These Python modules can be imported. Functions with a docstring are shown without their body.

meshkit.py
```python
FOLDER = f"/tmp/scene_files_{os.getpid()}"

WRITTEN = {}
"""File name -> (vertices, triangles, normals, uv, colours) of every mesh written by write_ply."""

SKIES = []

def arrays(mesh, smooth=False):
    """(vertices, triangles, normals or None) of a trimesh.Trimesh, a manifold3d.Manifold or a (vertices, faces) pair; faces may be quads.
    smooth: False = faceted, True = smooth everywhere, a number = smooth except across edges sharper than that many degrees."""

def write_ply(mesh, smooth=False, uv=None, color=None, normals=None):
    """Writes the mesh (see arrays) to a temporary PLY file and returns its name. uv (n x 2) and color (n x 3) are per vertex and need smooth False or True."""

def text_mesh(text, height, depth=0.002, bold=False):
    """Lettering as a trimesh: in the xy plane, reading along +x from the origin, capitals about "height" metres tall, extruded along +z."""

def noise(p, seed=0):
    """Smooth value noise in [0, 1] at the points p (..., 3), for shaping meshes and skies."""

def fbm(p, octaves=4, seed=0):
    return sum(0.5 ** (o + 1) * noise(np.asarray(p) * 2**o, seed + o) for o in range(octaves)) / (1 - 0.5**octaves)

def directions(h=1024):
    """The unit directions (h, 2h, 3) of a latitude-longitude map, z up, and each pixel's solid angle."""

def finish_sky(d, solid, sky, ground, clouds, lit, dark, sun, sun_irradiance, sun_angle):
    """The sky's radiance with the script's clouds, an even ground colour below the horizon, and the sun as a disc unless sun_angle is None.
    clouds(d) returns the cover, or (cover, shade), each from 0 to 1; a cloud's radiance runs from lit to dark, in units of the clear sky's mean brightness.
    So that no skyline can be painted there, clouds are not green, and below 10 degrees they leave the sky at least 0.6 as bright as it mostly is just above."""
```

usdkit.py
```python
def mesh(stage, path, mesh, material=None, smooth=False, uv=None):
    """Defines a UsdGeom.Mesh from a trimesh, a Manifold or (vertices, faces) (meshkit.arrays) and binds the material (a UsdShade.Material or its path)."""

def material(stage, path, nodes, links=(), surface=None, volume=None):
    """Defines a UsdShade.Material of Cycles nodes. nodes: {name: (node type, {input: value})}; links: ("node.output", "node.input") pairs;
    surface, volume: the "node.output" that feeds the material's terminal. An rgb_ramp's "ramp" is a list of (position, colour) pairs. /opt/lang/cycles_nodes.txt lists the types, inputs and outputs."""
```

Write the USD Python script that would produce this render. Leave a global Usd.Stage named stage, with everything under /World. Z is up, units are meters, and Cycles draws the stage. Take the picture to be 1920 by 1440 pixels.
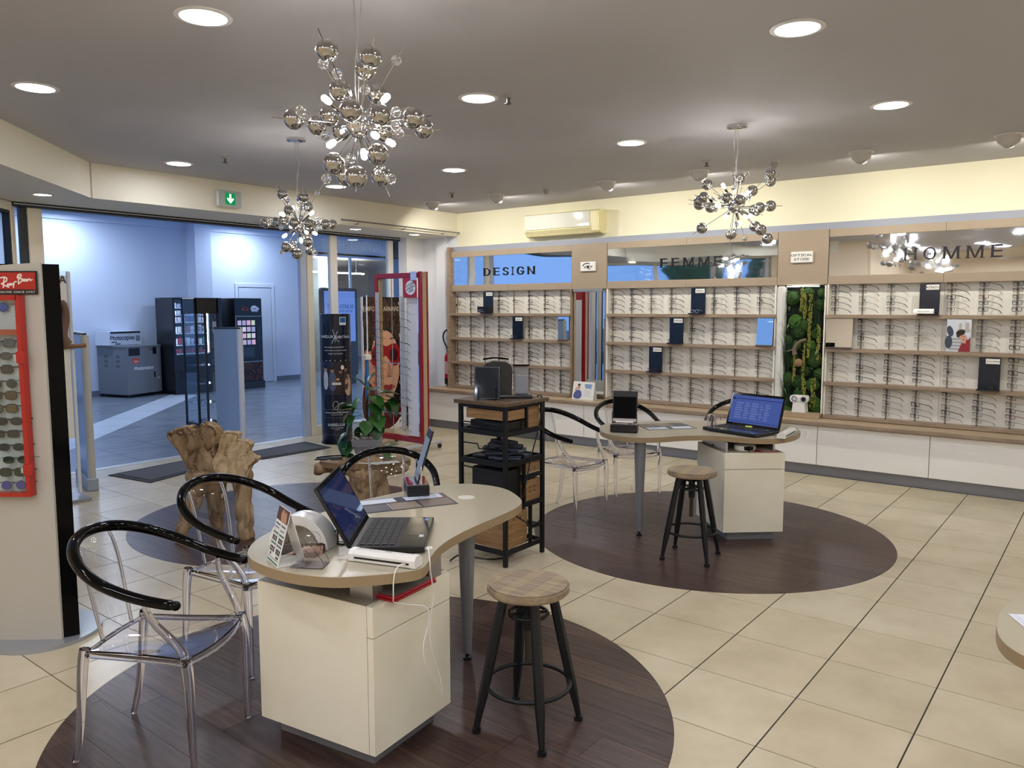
import math, random
import numpy as np, trimesh, usdkit, meshkit
import manifold3d as m3
from pxr import Usd, UsdGeom, UsdLux, UsdShade, Gf, Sdf, Vt
from shapely.geometry import Polygon, LineString, Point, box as sbox, MultiPolygon
from shapely.ops import unary_union
from shapely import affinity

PI = math.pi
stage = Usd.Stage.CreateInMemory()
UsdGeom.SetStageUpAxis(stage, 'Z'); UsdGeom.SetStageMetersPerUnit(stage, 1.0)
UsdGeom.Xform.Define(stage, '/World'); UsdGeom.Scope.Define(stage, '/World/Looks')
rng = random.Random(7)

# ------------------------------------------------------------------ camera, sky, exposure
H = 1.68
def _axes():
    d = lambda p: np.array([p[0], p[1], 1462.0]) / np.linalg.norm([p[0], p[1], 1462.0])
    X = -d((-1875, -140)); Y = d((1163, -144)); Y = Y - X * (X @ Y); Y /= np.linalg.norm(Y)
    return np.array([X, Y, np.cross(X, Y)])
RC = _axes()
cam = UsdGeom.Camera.Define(stage, '/World/camera')
cam.CreateHorizontalApertureAttr(36.0); cam.CreateVerticalApertureAttr(27.0)
cam.CreateFocalLengthAttr(36.0 * 1462 / 1920); cam.CreateClippingRangeAttr(Gf.Vec2f(0.05, 500))
_m = np.eye(4); _m[0, :3] = RC[:, 0]; _m[1, :3] = -RC[:, 1]; _m[2, :3] = -RC[:, 2]; _m[3, :3] = [0, 0, H]
cam.AddTransformOp().Set(Gf.Matrix4d(*_m.ravel().tolist()))
EXPOSURE = 0.28
cam.CreateExposureAttr(EXPOSURE)
sky = UsdLux.DomeLight.Define(stage, '/World/sky')
sky.CreateColorAttr(Gf.Vec3f(0.26, 0.48, 1.0)); sky.CreateIntensityAttr(.26)
DOWN, BULB, SPOT, MALL = 66.0, 135.0, .86, .28
def disk_light(name, loc, aim, radius, power, color, cone=None, soft=0.3):
    l = UsdLux.DiskLight.Define(stage, '/World/' + name)
    l.CreateRadiusAttr(radius); l.CreateIntensityAttr(power); l.CreateColorAttr(Gf.Vec3f(*color))
    a = np.array(aim, float) - np.array(loc, float); a /= np.linalg.norm(a)
    up = np.array([0, 0, 1.0]) if abs(a[2]) < .95 else np.array([0, 1.0, 0])
    r = np.cross(a, up); r /= np.linalg.norm(r); u = np.cross(r, a)
    m = np.eye(4); m[0, :3] = r; m[1, :3] = u; m[2, :3] = -a; m[3, :3] = loc
    l.AddTransformOp().Set(Gf.Matrix4d(*m.ravel().tolist()))
    if cone:
        s = UsdLux.ShapingAPI.Apply(l.GetPrim()); s.CreateShapingConeAngleAttr(cone); s.CreateShapingConeSoftnessAttr(soft)
    return l
# wall washing spots above the frame walls (their lamps sit in the housings built further down)
WASH_X = [-6.97, -5.92, -4.41, -3.36, -1.87, -0.79]
for i, x in enumerate(WASH_X):
    disk_light('wall_wash_light' + ('_%03d' % i if i else ''), (x, 7.33, 2.93), (x + .05, 8.3, 1.55), .05, 420 * SPOT, (1.0, .965, .86), 70, .8)
# unseen mall ceiling lamps: wall grazers, and wide ones placed to light the hall
MALLC = (0.70, 0.83, 1.0)
for i, (x, y) in enumerate([(-14.75, 6.2), (-14.75, 9.9), (-11.5, 5.0), (-11.5, 8.5), (-11.5, 12.0)]):
    graze = i < 2
    disk_light('unseen_mall_lamp' + ('_%03d' % i if i else ''), (x, y, 3.40), (x - (.0 if graze else 0), y, 0), .12 if graze else .35,
               (900 if graze else 130) * MALL, MALLC, 55 if graze else None, .25)

# ------------------------------------------------------------------ materials
LK = '/World/Looks/'
def lin(c):
    if isinstance(c, str):
        c = [int(c[i:i + 2], 16) / 255 for i in (0, 2, 4)]
    return tuple(x / 12.92 if x <= .04045 else ((x + .055) / 1.055) ** 2.4 for x in c)
_M = {}
def mat(name, col=None, rough=.5, **kw):
    if name in _M: return _M[name]
    p = {'roughness': rough, **kw}
    if col is not None: p['base_color'] = lin(col)
    _M[name] = usdkit.material(stage, LK + name, {'p': ('principled_bsdf', p)}, surface='p.BSDF')
    return _M[name]
def C(hexcol, rough=.5, **kw):
    return mat('c_%s_%d%s' % (hexcol, int(rough * 100), ''.join('_%s%d' % (k[:4], int(float(v) * 10)) for k, v in kw.items())), hexcol, rough, **kw)
def emit(name, col, strength):
    if name not in _M:
        _M[name] = usdkit.material(stage, LK + name, {'e': ('emission', {'color': lin(col), 'strength': strength})}, surface='e.emission')
    return _M[name]
def noisemat(name, cols, scale, rough=.5, stretch=(1, 1, 1), detail=4, bump=0., bscale=None, distortion=0., rrough=None, space='object', **kw):
    """noise-driven colour ramp; object or world coordinates"""
    n = {'tc': ('texture_coordinate', {}) if space == 'object' else ('geometry', {}), 'mp': ('mapping', {'scale': stretch}),
         'n': ('noise_texture', {'scale': scale, 'detail': detail, 'roughness': .6, 'distortion': distortion}),
         'r': ('rgb_ramp', {'ramp': [(p, lin(c)) for p, c in cols]}), 'p': ('principled_bsdf', {'roughness': rough, **kw})}
    l = [('tc.object' if space == 'object' else 'tc.position', 'mp.vector'), ('mp.vector', 'n.vector'), ('n.fac', 'r.fac'), ('r.color', 'p.base_color')]
    if bump:
        n['b'] = ('bump', {'strength': bump, 'distance': .004})
        l += [('n.fac', 'b.height'), ('b.normal', 'p.normal')]
    _M[name] = usdkit.material(stage, LK + name, n, l, surface='p.BSDF')
    return _M[name]
def panemat(name, tint=(1, 1, 1), ior=1.45, rough=0., amount=None):
    f0 = ((ior - 1) / (ior + 1)) ** 2
    n = {'t': ('transparent_bsdf', {'color': tint}), 'g': ('glossy_bsdf', {'roughness': rough, 'color': (1, 1, 1)}), 'w': ('layer_weight', {'blend': .5}), 'm': ('mix_closure', {}),
         'p': ('math', {'math_type': 'power', 'value2': 4.0}), 'a': ('math', {'math_type': 'multiply_add', 'value2': .6, 'value3': f0})}
    l = [('t.BSDF', 'm.closure1'), ('g.BSDF', 'm.closure2'), ('w.facing', 'p.value1'), ('p.value', 'a.value1'), ('a.value', 'm.fac')]
    _M[name] = usdkit.material(stage, LK + name, n, l, surface='m.closure')
    return _M[name]

PLASTER = mat('plaster_cream', 'ebe4d0', .6); WARMWALL = mat('plaster_warm', 'efdcc0', .6); SPOTLITWALL = mat('plaster_spotlit', 'ebe5c9', .6)  # back wall cream: yellow light of the spots put into its colour
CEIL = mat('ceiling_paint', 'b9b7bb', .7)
WHITEWALL = mat('white_wall', 'e6e9f0', .6)
MALLWALL = mat('mall_wall_paint', 'c9d2e6', .6)
TILES = [noisemat('floor_tile_%d' % i, [(.30, a), (.55, b), (.75, c)], 2.6, .26, detail=6, space='world') for i, (a, b, c) in enumerate([
    ('bcad90', 'cbbd9f', 'd3c6aa'), ('b6a88c', 'c6b99b', 'cec1a5'), ('c0b294', 'cfc2a5', 'd7cbb0')])]
GROUT = mat('grout', '3f3830', .9)
PLANKS = [noisemat('plank_%d' % i, [(.32, a), (.5, b), (.68, c)], 2.0, .32, stretch=(1.6, 26, 1), detail=5, space='world', distortion=.4) for i, (a, b, c) in enumerate([
    ('2f2220', '46332d', '57423a'), ('2a1f1d', '3f2e29', '503c35'), ('362825', '4b3831', '5d483f')])]
MALLTILE = [noisemat('mall_tile_%d' % i, [(.35, a), (.65, b)], 3, .22, stretch=(3, .6, 1), space='world') for i, (a, b) in enumerate([('727a88', '858d9a'), ('6d7583', '808996')])]
LAMI = mat('table_laminate', 'b2a891', .22)
LAMIE = mat('table_edge', '9c8767', .4)
CREAM = noisemat('cream_laminate', [(.4, 'efe8d0'), (.6, 'f2ecd8')], 3, .45)
BEIGE = mat('beige_panel', 'a3927e', .5)
OAK = noisemat('shelf_oak', [(.3, '857261'), (.5, '97836f'), (.7, 'a8947e')], 3, .5, stretch=(1.2, 10, 14))
OAKL = noisemat('counter_oak', [(.3, 'a58e70'), (.6, 'b7a183')], 3, .42, stretch=(1, 10, 10))
PANELW = mat('panel_white', 'eeeae0', .4)
DOORW = mat('door_white_gloss', 'f3f1ec', .12)
GREYP = mat('plinth_grey', '84868c', .35, metallic=.3)
STEEL = mat('brushed_steel', 'b9babd', .35, metallic=.9)
SMOKYCHROME = mat('chrome_ball', 'b6b4b0', .03, metallic=1.0); CHROME = mat('chrome', 'd8d8da', .04, metallic=1.0)
MIRROR = mat('mirror', 'e4e8ec', .01, metallic=1.0)
_n = {'tc': ('geometry', {}), 'mp': ('mapping', {'scale': (.35, .35, 1.9)}), 'n': ('noise_texture', {'scale': 1.5, 'detail': 1.0}), 'b': ('bump', {'strength': .42, 'distance': .02}),
      'p': ('principled_bsdf', {'base_color': (.82, .86, .9), 'metallic': 1.0, 'roughness': .03})}
WAVYM = usdkit.material(stage, LK + 'wavy_mirror', _n, [('tc.position', 'mp.vector'), ('mp.vector', 'n.vector'), ('n.fac', 'b.height'), ('b.normal', 'p.normal')], surface='p.BSDF')
BLACKG = mat('black_gloss', '040405', .05, specular_ior_level=.2)
BLACK = mat('black_plastic', '121316', .35)
BLACKM = mat('black_metal', '1d1f22', .42, metallic=.4)
NAVY = mat('navy_panel', '18212f', .18)
WHITEP = mat('white_plastic', 'eceae4', .25)
ALU = mat('white_aluminium', 'd9dade', .35)
CREAMALU = mat('cream_aluminium', 'ddd6c4', .4)
CLEAR = mat('clear_polycarbonate', 'f6f5fb', .02, transmission_weight=1.0, ior=1.42)
CLEARP = panemat('clear_sheet', (.965, .962, .975), 1.45)
GLASS = panemat('window_glass', (.90, .95, .97), 1.5)
LENS = panemat('demo_lens', (.93, .95, .96), 1.35)
CRYSTAL = mat('crystal', 'ffffff', .0, transmission_weight=1.0, ior=1.5)
WOODR = noisemat('root_wood', [(.25, '6a523a'), (.5, '9c8160'), (.72, 'bda581')], 8, .75, stretch=(1, 1, .35), detail=7, bump=.6, distortion=1.4)
SEATW = [noisemat('seat_wood_%d' % i, [(.3, a), (.55, b), (.75, c)], 5, .55, stretch=(1, 9, 9), detail=5) for i, (a, b, c) in enumerate([('86735a', '9d896c', 'b09d80'), ('7b6a54', '92806a', 'a59279')])]
CRATE = noisemat('crate_pine', [(.3, '7d5d3c'), (.55, '9b784f'), (.75, 'b08f65')], 5, .6, stretch=(1, 1, 10), detail=5)
RACKTOP = noisemat('rack_top_wood', [(.3, '4e3d2c'), (.6, '6a5540')], 5, .5, stretch=(1, 10, 10))
RED = mat('red_lacquer', '8e1420', .15)
REDP = mat('red_plastic', 'b3271d', .3)
LAMP = emit('lamp_white', 'f1f4ff', DOWN)
BULBM = emit('bulb_white', 'fffaf4', BULB)

# ------------------------------------------------------------------ object helpers
_names = {}
_inv = {}
def uniq(parent, name):
    k = (parent, name); n = _names.get(k, -1) + 1; _names[k] = n
    return '%s/%s' % (parent, name if n == 0 else '%s_%03d' % (name, n))
def tag(prim, label=None, cat=None, group=None, kind=None):
    prim = prim.GetPrim() if hasattr(prim, 'GetPrim') else prim
    for k, v in (('label', label), ('category', cat), ('group', group), ('kind', kind)):
        if v: prim.SetCustomDataByKey(k, v)
    return prim
def M4(loc=(0, 0, 0), rz=0):
    m = np.eye(4); c, s = math.cos(rz), math.sin(rz)
    m[:2, :2] = [[c, -s], [s, c]]; m[:3, 3] = loc
    return m
class T:
    """a thing: Xform at its base, its parts are children"""
    def __init__(s, name, label=None, cat=None, loc=(0, 0, 0), rz=0, group=None, kind=None):
        s.path = uniq('/World', name); s.m = M4(loc, rz); s.inv = np.linalg.inv(s.m)
        x = UsdGeom.Xform.Define(stage, s.path)
        x.AddTranslateOp().Set(Gf.Vec3d(*map(float, loc))); x.AddRotateZOp().Set(math.degrees(rz))
        s.prim = tag(x, label, cat, group, kind)
    def part(s, name, mesh, m, smooth=35, world=False, label=None, under=None, kind=None):
        if isinstance(mesh, (list, tuple)) and not isinstance(mesh[0], np.ndarray): mesh = cat(mesh)
        if world: mesh = mesh.copy(); mesh.apply_transform(s.inv)
        p = uniq(under or s.path, name)
        g = usdkit.mesh(stage, p, mesh, m, smooth=smooth)
        tag(g, label=label, kind=kind)
        return p
def copy(t, loc, rz, label, group=None):
    """another thing referencing t, with its parts"""
    base = t.path.rsplit('/', 1)[1]
    if base[-4:-3] == '_' and base[-3:].isdigit(): base = base[:-4]
    p = uniq('/World', base)
    x = UsdGeom.Xform.Define(stage, p)
    x.GetPrim().GetReferences().AddInternalReference(t.path)
    UsdGeom.XformCommonAPI(x)
    x.ClearXformOpOrder()
    x.AddTranslateOp().Set(Gf.Vec3d(*map(float, loc))); x.AddRotateZOp().Set(math.degrees(rz))
    x.GetPrim().SetInstanceable(True)
    w = t.prim.GetCustomData()
    tag(x, label, w['category'], group or w.get('group'))
    return x
def solo(name, mesh, m, label=None, cat_=None, group=None, kind=None, smooth=35):
    if isinstance(mesh, (list, tuple)): mesh = cat(mesh)
    g = usdkit.mesh(stage, uniq('/World', name), mesh, m, smooth=smooth)
    return tag(g, label, cat_, group, kind)
def struct(name, mesh, m, label=None, smooth=False):
    return solo(name, mesh, m, label, None, None, 'structure', smooth)

# ------------------------------------------------------------------ shapes
def cat(ms): return trimesh.util.concatenate([m if isinstance(m, trimesh.Trimesh) else totri(m) for m in ms])
def totri(man):
    v, f, _ = meshkit.arrays(man); return trimesh.Trimesh(v, f, process=False)
def bx(x0, x1, y0, y1, z0, z1, bevel=0):
    if not bevel:
        return trimesh.creation.box([x1 - x0, y1 - y0, z1 - z0], trimesh.transformations.translation_matrix([(x0 + x1) / 2, (y0 + y1) / 2, (z0 + z1) / 2]))
    b = min(bevel, (x1 - x0) / 2.01, (y1 - y0) / 2.01, (z1 - z0) / 2.01)
    pts = []
    for sx, a in ((1, x0), (-1, x1)):
        for sy, c in ((1, y0), (-1, y1)):
            for sz, d in ((1, z0), (-1, z1)):
                pts += [(a + sx * b, c + sy * b, d), (a + sx * b, c, d + sz * b), (a, c + sy * b, d + sz * b)]
    return totri(m3.Manifold.hull_points(np.array(pts)))
def cyl(p0, p1, r, n=16, r1=None):
    p0, p1 = np.array(p0, float), np.array(p1, float)
    return tube([p0, p1], [r, r if r1 is None else r1], n)
def tube(path, radii, n=8, closed=False):
    p = np.asarray(path, float); k = len(p)
    r = np.broadcast_to(radii, (k,)).astype(float)
    if closed: t = np.roll(p, -1, 0) - np.roll(p, 1, 0)
    else: t = np.gradient(p, axis=0)
    t /= np.linalg.norm(t, axis=1, keepdims=True) + 1e-12
    a = np.cross(t[0], [0, 0, 1.0] if abs(t[0][2]) < .9 else [1.0, 0, 0]); a /= np.linalg.norm(a)
    A = []
    for i in range(k):
        a = a - t[i] * (a @ t[i]); a /= np.linalg.norm(a) + 1e-12; A.append(a)
    A = np.array(A); B = np.cross(t, A); an = np.arange(n) * 2 * PI / n
    v = (p[:, None] + r[:, None, None] * (np.cos(an)[None, :, None] * A[:, None] + np.sin(an)[None, :, None] * B[:, None])).reshape(-1, 3)
    f = []
    for i in range(k if closed else k - 1):
        j = (i + 1) % k
        for q in range(n):
            q2 = (q + 1) % n
            f += [(i * n + q, i * n + q2, j * n + q2), (i * n + q, j * n + q2, j * n + q)]
    if not closed:
        v = np.vstack([v, p[0], p[-1]]); e = len(v)
        for q in range(n):
            q2 = (q + 1) % n
            f += [(e - 2, q2, q), (e - 1, (k - 1) * n + q, (k - 1) * n + q2)]
    return trimesh.Trimesh(v, f, process=False)
def spline(pts, n=40, closed=False):
    from scipy.interpolate import CubicSpline
    p = np.asarray(pts, float)
    if closed: p = np.vstack([p, p[:1]])
    d = np.r_[0, np.cumsum(np.sqrt(np.linalg.norm(np.diff(p, axis=0), axis=1)))]
    cs = CubicSpline(d, p, bc_type='periodic' if closed else 'not-a-knot')
    return cs(np.linspace(0, d[-1], n, endpoint=not closed))
def lathe(prof, n=24, c=(0, 0, 0)):
    m = trimesh.creation.revolve(np.array(prof, float), sections=n)
    m.apply_translation(c); return m
def prism(poly, z0, z1):
    if isinstance(poly, (list, np.ndarray)): poly = Polygon(poly)
    poly = poly.buffer(0)
    ms = []
    for g in (poly.geoms if hasattr(poly, 'geoms') else [poly]):
        if g.area < 1e-9: continue
        m = trimesh.creation.extrude_polygon(g, z1 - z0, engine='earcut'); m.apply_translation([0, 0, z0]); ms.append(m)
    return cat(ms)
def sphere(c, r, sub=2, s=(1, 1, 1)):
    m = trimesh.creation.icosphere(sub, 1.0); m.apply_scale(np.array(s) * r); m.apply_translation(c); return m
def frame(o, right, up):
    r = np.array(right, float); r /= np.linalg.norm(r); u = np.array(up, float); u -= r * (u @ r); u /= np.linalg.norm(u)
    m = np.eye(4); m[:3, 0] = r; m[:3, 1] = u; m[:3, 2] = np.cross(r, u); m[:3, 3] = o
    return m
def put(mesh, m):
    mesh = mesh.copy(); mesh.apply_transform(m); return mesh
_tx = {}
def text(s, h, depth=.001, bold=False, wide=1.0, at=(0, 0), align='c', z=0):
    k = (s, bold)
    if k not in _tx: _tx[k] = meshkit.text_mesh(s, 1.0, 1.0, bold)
    m = _tx[k].copy(); m.apply_scale([h * wide, h, depth])
    b = m.bounds; w = b[1][0] - b[0][0]
    x = at[0] - b[0][0] - {'c': w / 2, 'l': 0, 'r': w}[align]
    m.apply_translation([x, at[1] - h / 2, z]); return m
def strokes(lines, w, depth=.001, z=0, m=None):
    g = unary_union([LineString(l).buffer(w / 2, 3) for l in lines])
    return prism(g, z, z + depth)
def disc(c, r, z0, z1, n=32): return prism(Point(*c).buffer(r, n // 4), z0, z1)
def ellipse(c, a, b, rot=0, n=8): return affinity.rotate(affinity.scale(Point(*c).buffer(1, n), a, b), rot, origin=c)
def blob(pts, edge, amp, freq, seed=0, iters=4):
    """union of hulls of spheres, refined, smoothed and displaced: pts = chains of (x,y,z,r)"""
    un = []
    for ch in pts:
        for a, b in zip(ch[:-1], ch[1:]):
            h = [m3.Manifold.sphere(q[3], 14).translate(q[:3]) for q in (a, b)]
            un.append(m3.Manifold.batch_hull(h))
    man = m3.Manifold.batch_boolean(un, m3.OpType.Add).refine_to_length(edge)
    t = totri(man); t.merge_vertices()
    trimesh.smoothing.filter_taubin(t, iterations=iters)
    n = t.vertex_normals; d = meshkit.fbm(t.vertices * freq, 4, seed) - .5
    st_ = t.vertices * [freq * 2.2, freq * 2.2, freq * .8]
    d = d - .9 * np.exp(-np.abs(meshkit.fbm(st_ + 5, 3, seed + 9) - .5) * 22) + .25       # crevices running along the grain
    t.vertices = t.vertices + n * (d * amp)[:, None]
    return t

# ------------------------------------------------------------------ the room
YW, XS, ZC, ZS = 8.36, -8.39, 3.01, 2.69
CNR = np.array([XS, 2.985]); DIRW = np.array([.735, -.68]); WEND = CNR + DIRW * 3.6       # the storefront turns 45 degrees here
ring = [(3.4, YW + .1), (XS, YW + .1), (XS, CNR[1]), tuple(WEND), (-4.3, -.85), (-4.3, -4.6), (3.4, -4.6)]
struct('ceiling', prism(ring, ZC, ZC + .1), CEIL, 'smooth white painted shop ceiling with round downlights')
struct('wall_back', [bx(-7.54, 3.4, YW, YW + .1, 0, ZC), bx(XS - .1, -7.54, YW + .0, YW + .1, 0, ZC)], SPOTLITWALL, 'cream back wall above the spectacle shelving')
struct('wall_right', bx(3.4, 3.5, -4.6, YW, 0, ZC), PLASTER, 'cream wall on the right, outside the picture')
struct('wall_front', bx(-4.3, 3.4, -4.7, -4.6, 0, ZC), WARMWALL, 'cream wall behind the viewer, seen only in mirrors')
def slab(a, b, th, z0, z1):
    a, b = np.array(a, float), np.array(b, float); d = (b - a) / np.linalg.norm(b - a); n = np.array([d[1], -d[0]]) * th
    return prism([a, b, b + n, a + n], z0, z1)
struct('wall_left', [slab(WEND, (-4.3, -.85), -.1, 0, ZC), slab((-4.3, -.85), (-4.3, -4.6), -.1, 0, ZC)], WARMWALL, 'cream wall past the shop windows, seen only in mirrors')
# soffit over the storefront: front face, underside
SF = [(-7.535, YW), (-7.535, 3.36), (-4.95, .97)]
SB = [(XS - .12, YW), (XS - .12, 2.93), tuple(WEND + np.array([-.07, -.1]))]
struct('trim_1', prism([SF[0], SF[1], SF[2], (-4.45, .4), SB[2], SB[1], SB[0]], ZS, ZC), PLASTER, 'cream boxed soffit running above the shop entrance')
struct('trim_2', [bx(-7.56, -7.525, 3.353, 3.367, ZS, ZC)], mat('joint_strip', 'b9b2a0', .7), 'panel joint at the bend of the soffit')  # darker cream strip along the bend
struct('trim_3', bx(-7.53, 3.4, YW - .10, YW, 2.46, 2.535), mat('cornice_grey', '959aa8', .5), 'pale grey cornice strip above the beige shelving panels')
struct('wall_pilaster', bx(XS + .02, -8.2, YW - .35, YW, 0, ZS), WHITEWALL, 'white jamb wall at the end of the glass front')
struct('trim_4', bx(-7.90, -7.72, YW - .06, YW, 0, ZS), WHITEWALL, 'narrow white pilaster left of the extinguisher')
struct('wall_corner', bx(-8.2, -7.54, YW - .012, YW - .001, 0, ZS), WHITEWALL, 'white wall strip behind the fire extinguisher')

# ------------------------------------------------------------------ floor: tiles and dark round inlays
DISCS = [((-2.43, 2.145), 1.255), ((-2.394, 5.43), 1.295), ((-5.175, 3.80), 1.255)]
holes = unary_union([Point(*c).buffer(r, 48) for c, r in DISCS])
room = Polygon([(3.4, 7.97), (-8.2, 7.97), (-8.34, 7.97), (-8.34, 3.0), tuple(WEND), (-4.3, -.85), (-4.3, -4.6), (3.4, -4.6)])
floor = T('floor', 'beige ceramic floor tiles laid in a straight grid', None, kind='structure')
floor.part('grout_bed', bx(XS - .05, 3.4, -4.6, YW, -.08, -.0016), GROUT, False)
def toscreen(p):
    q = np.asarray(p, float) - [0, 0, H]; c = q @ RC; return c[..., 0] / c[..., 2] * 1462 + 960, c[..., 1] / c[..., 2] * 1462 + 720, c[..., 2]
TX, TY = .4625, .473
cells = []
for i in range(-16, 10):
    for j in range(-22, 5):
        x0, y0 = -1.0227 + i * TX, 6.132 + j * TY
        g = sbox(x0 + .0032, y0 + .0022, x0 + TX - .0032, y0 + TY - .0022).intersection(room).difference(holes)
        if g.area < .002: continue
        c = np.array(g.representative_point().coords[0]); u, v, w = toscreen(np.array([*c, 0.]))
        vis = w > .3 and -150 < u < 2070 and 560 < v < 1700
        cells.append((-(g.area / max(w, .3) ** 2) if vis else 1, g))
cells.sort(key=lambda q: q[0])
rest = []
for k, (s_, g) in enumerate(cells):
    if s_ < 0 and k < 298: floor.part('tile', prism(g, -.02, 0), TILES[rng.randrange(3)], False)
    else: rest.append(prism(g, -.02, 0))
if rest: floor.part('tile', rest, TILES[0], False, kind='stuff')
for k, ((c, r), lab) in enumerate(zip(DISCS, ['dark wood plank disc set in the floor under the nearest desk', 'dark wood plank disc set in the floor under the far desk', 'dark wood plank disc set in the floor under the driftwood stumps'])):
    t = T('floor_inlay', lab, 'floor inlay', (c[0], c[1], 0), group=None)
    d = Point(0, 0).buffer(r - .002, 48)
    t.part('underlay', prism(d, -.03, -.0015), C('1c1512', .8), False)
    W, k0 = .18, 0
    off = (-c[1]) % W - W
    y = -r - W + (math.fmod(100 * W - c[1] + r, W))
    while y < r:
        xs = [-r - .01]; x = -r + rng.uniform(.2, 1.1)
        while x < r: xs.append(x); x += rng.uniform(.95, 1.3)
        xs.append(r + .01)
        for a, b in zip(xs[:-1], xs[1:]):
            g = sbox(a + .0008, y + .0008, b - .0008, y + W - .0008).intersection(d)
            if g.area > .001: t.part('plank', prism(g, -.02, .0005), PLANKS[rng.randrange(3)], False)
        y += W

# ------------------------------------------------------------------ the spectacle walls
YF = 8.22
BAYS = [('DESIGN', -7.525, -5.49, -7.442, .2537), ('FEMME', -4.975, -2.90, -4.908, .2585), ('HOMME', -2.385, -.31, -2.324, .2575)]
ROWS = [(1.609, 1.91), (1.27, 1.575), (.93, 1.236), (.59, .892)]
GAP = {'DESIGN': {(0, 2), (1, 4), (1, 7)}, 'FEMME': {(0, 4), (1, 3), (2, 2), (1, 7)}, 'HOMME': {(0, 3), (1, 0), (1, 4), (2, 5)}}
ROD = panemat('acrylic_rod', (.62, .58, .54), 1.5)
LETTER = mat('letter_black', '131418', .3)
def serif_word(w, x0, x1, z0, z1):
    """wide engraved capitals: one mesh per letter"""
    out = []; h = z1 - z0
    ws_ = [{'I': .16, 'M': 1.25, 'E': .86, 'F': .84, 'S': .8}.get(c, 1.0) for c in w]; u_ = (x1 - x0) / (sum(ws_) + .6 * (len(w) - 1)); cur = x0
    for i, ch in enumerate(w):
        lw = ws_[i] * u_; xs_ = cur; cur += lw + .6 * u_
        m = text(ch, h, .006, ch in 'I'); b = m.bounds; m.apply_translation([-b[0][0], 0, 0])
        m.apply_scale([lw / (b[1][0] - b[0][0]), 1, 1])
        ms = [m]
        ser = {'H': (0, .12, .88, 1), 'F': (0, .12), 'E': (0, .12), 'M': (0, .1, .9, 1), 'D': (0,), 'I': (0, 1), 'N': (0, 1)}.get(ch, ())
        for f in ser:
            cx = f * lw
            for zz in (-.5, .5): ms.append(bx(cx - .012, cx + .012, zz * h - (.004 if zz > 0 else 0), zz * h + (.004 if zz < 0 else 0), 0, .006))
        g = cat(ms)
        out.append(put(g, frame((xs_, 0, (z0 + z1) / 2), (1, 0, 0), (0, 0, 1))))
    return out
UNIT = {}
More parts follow.
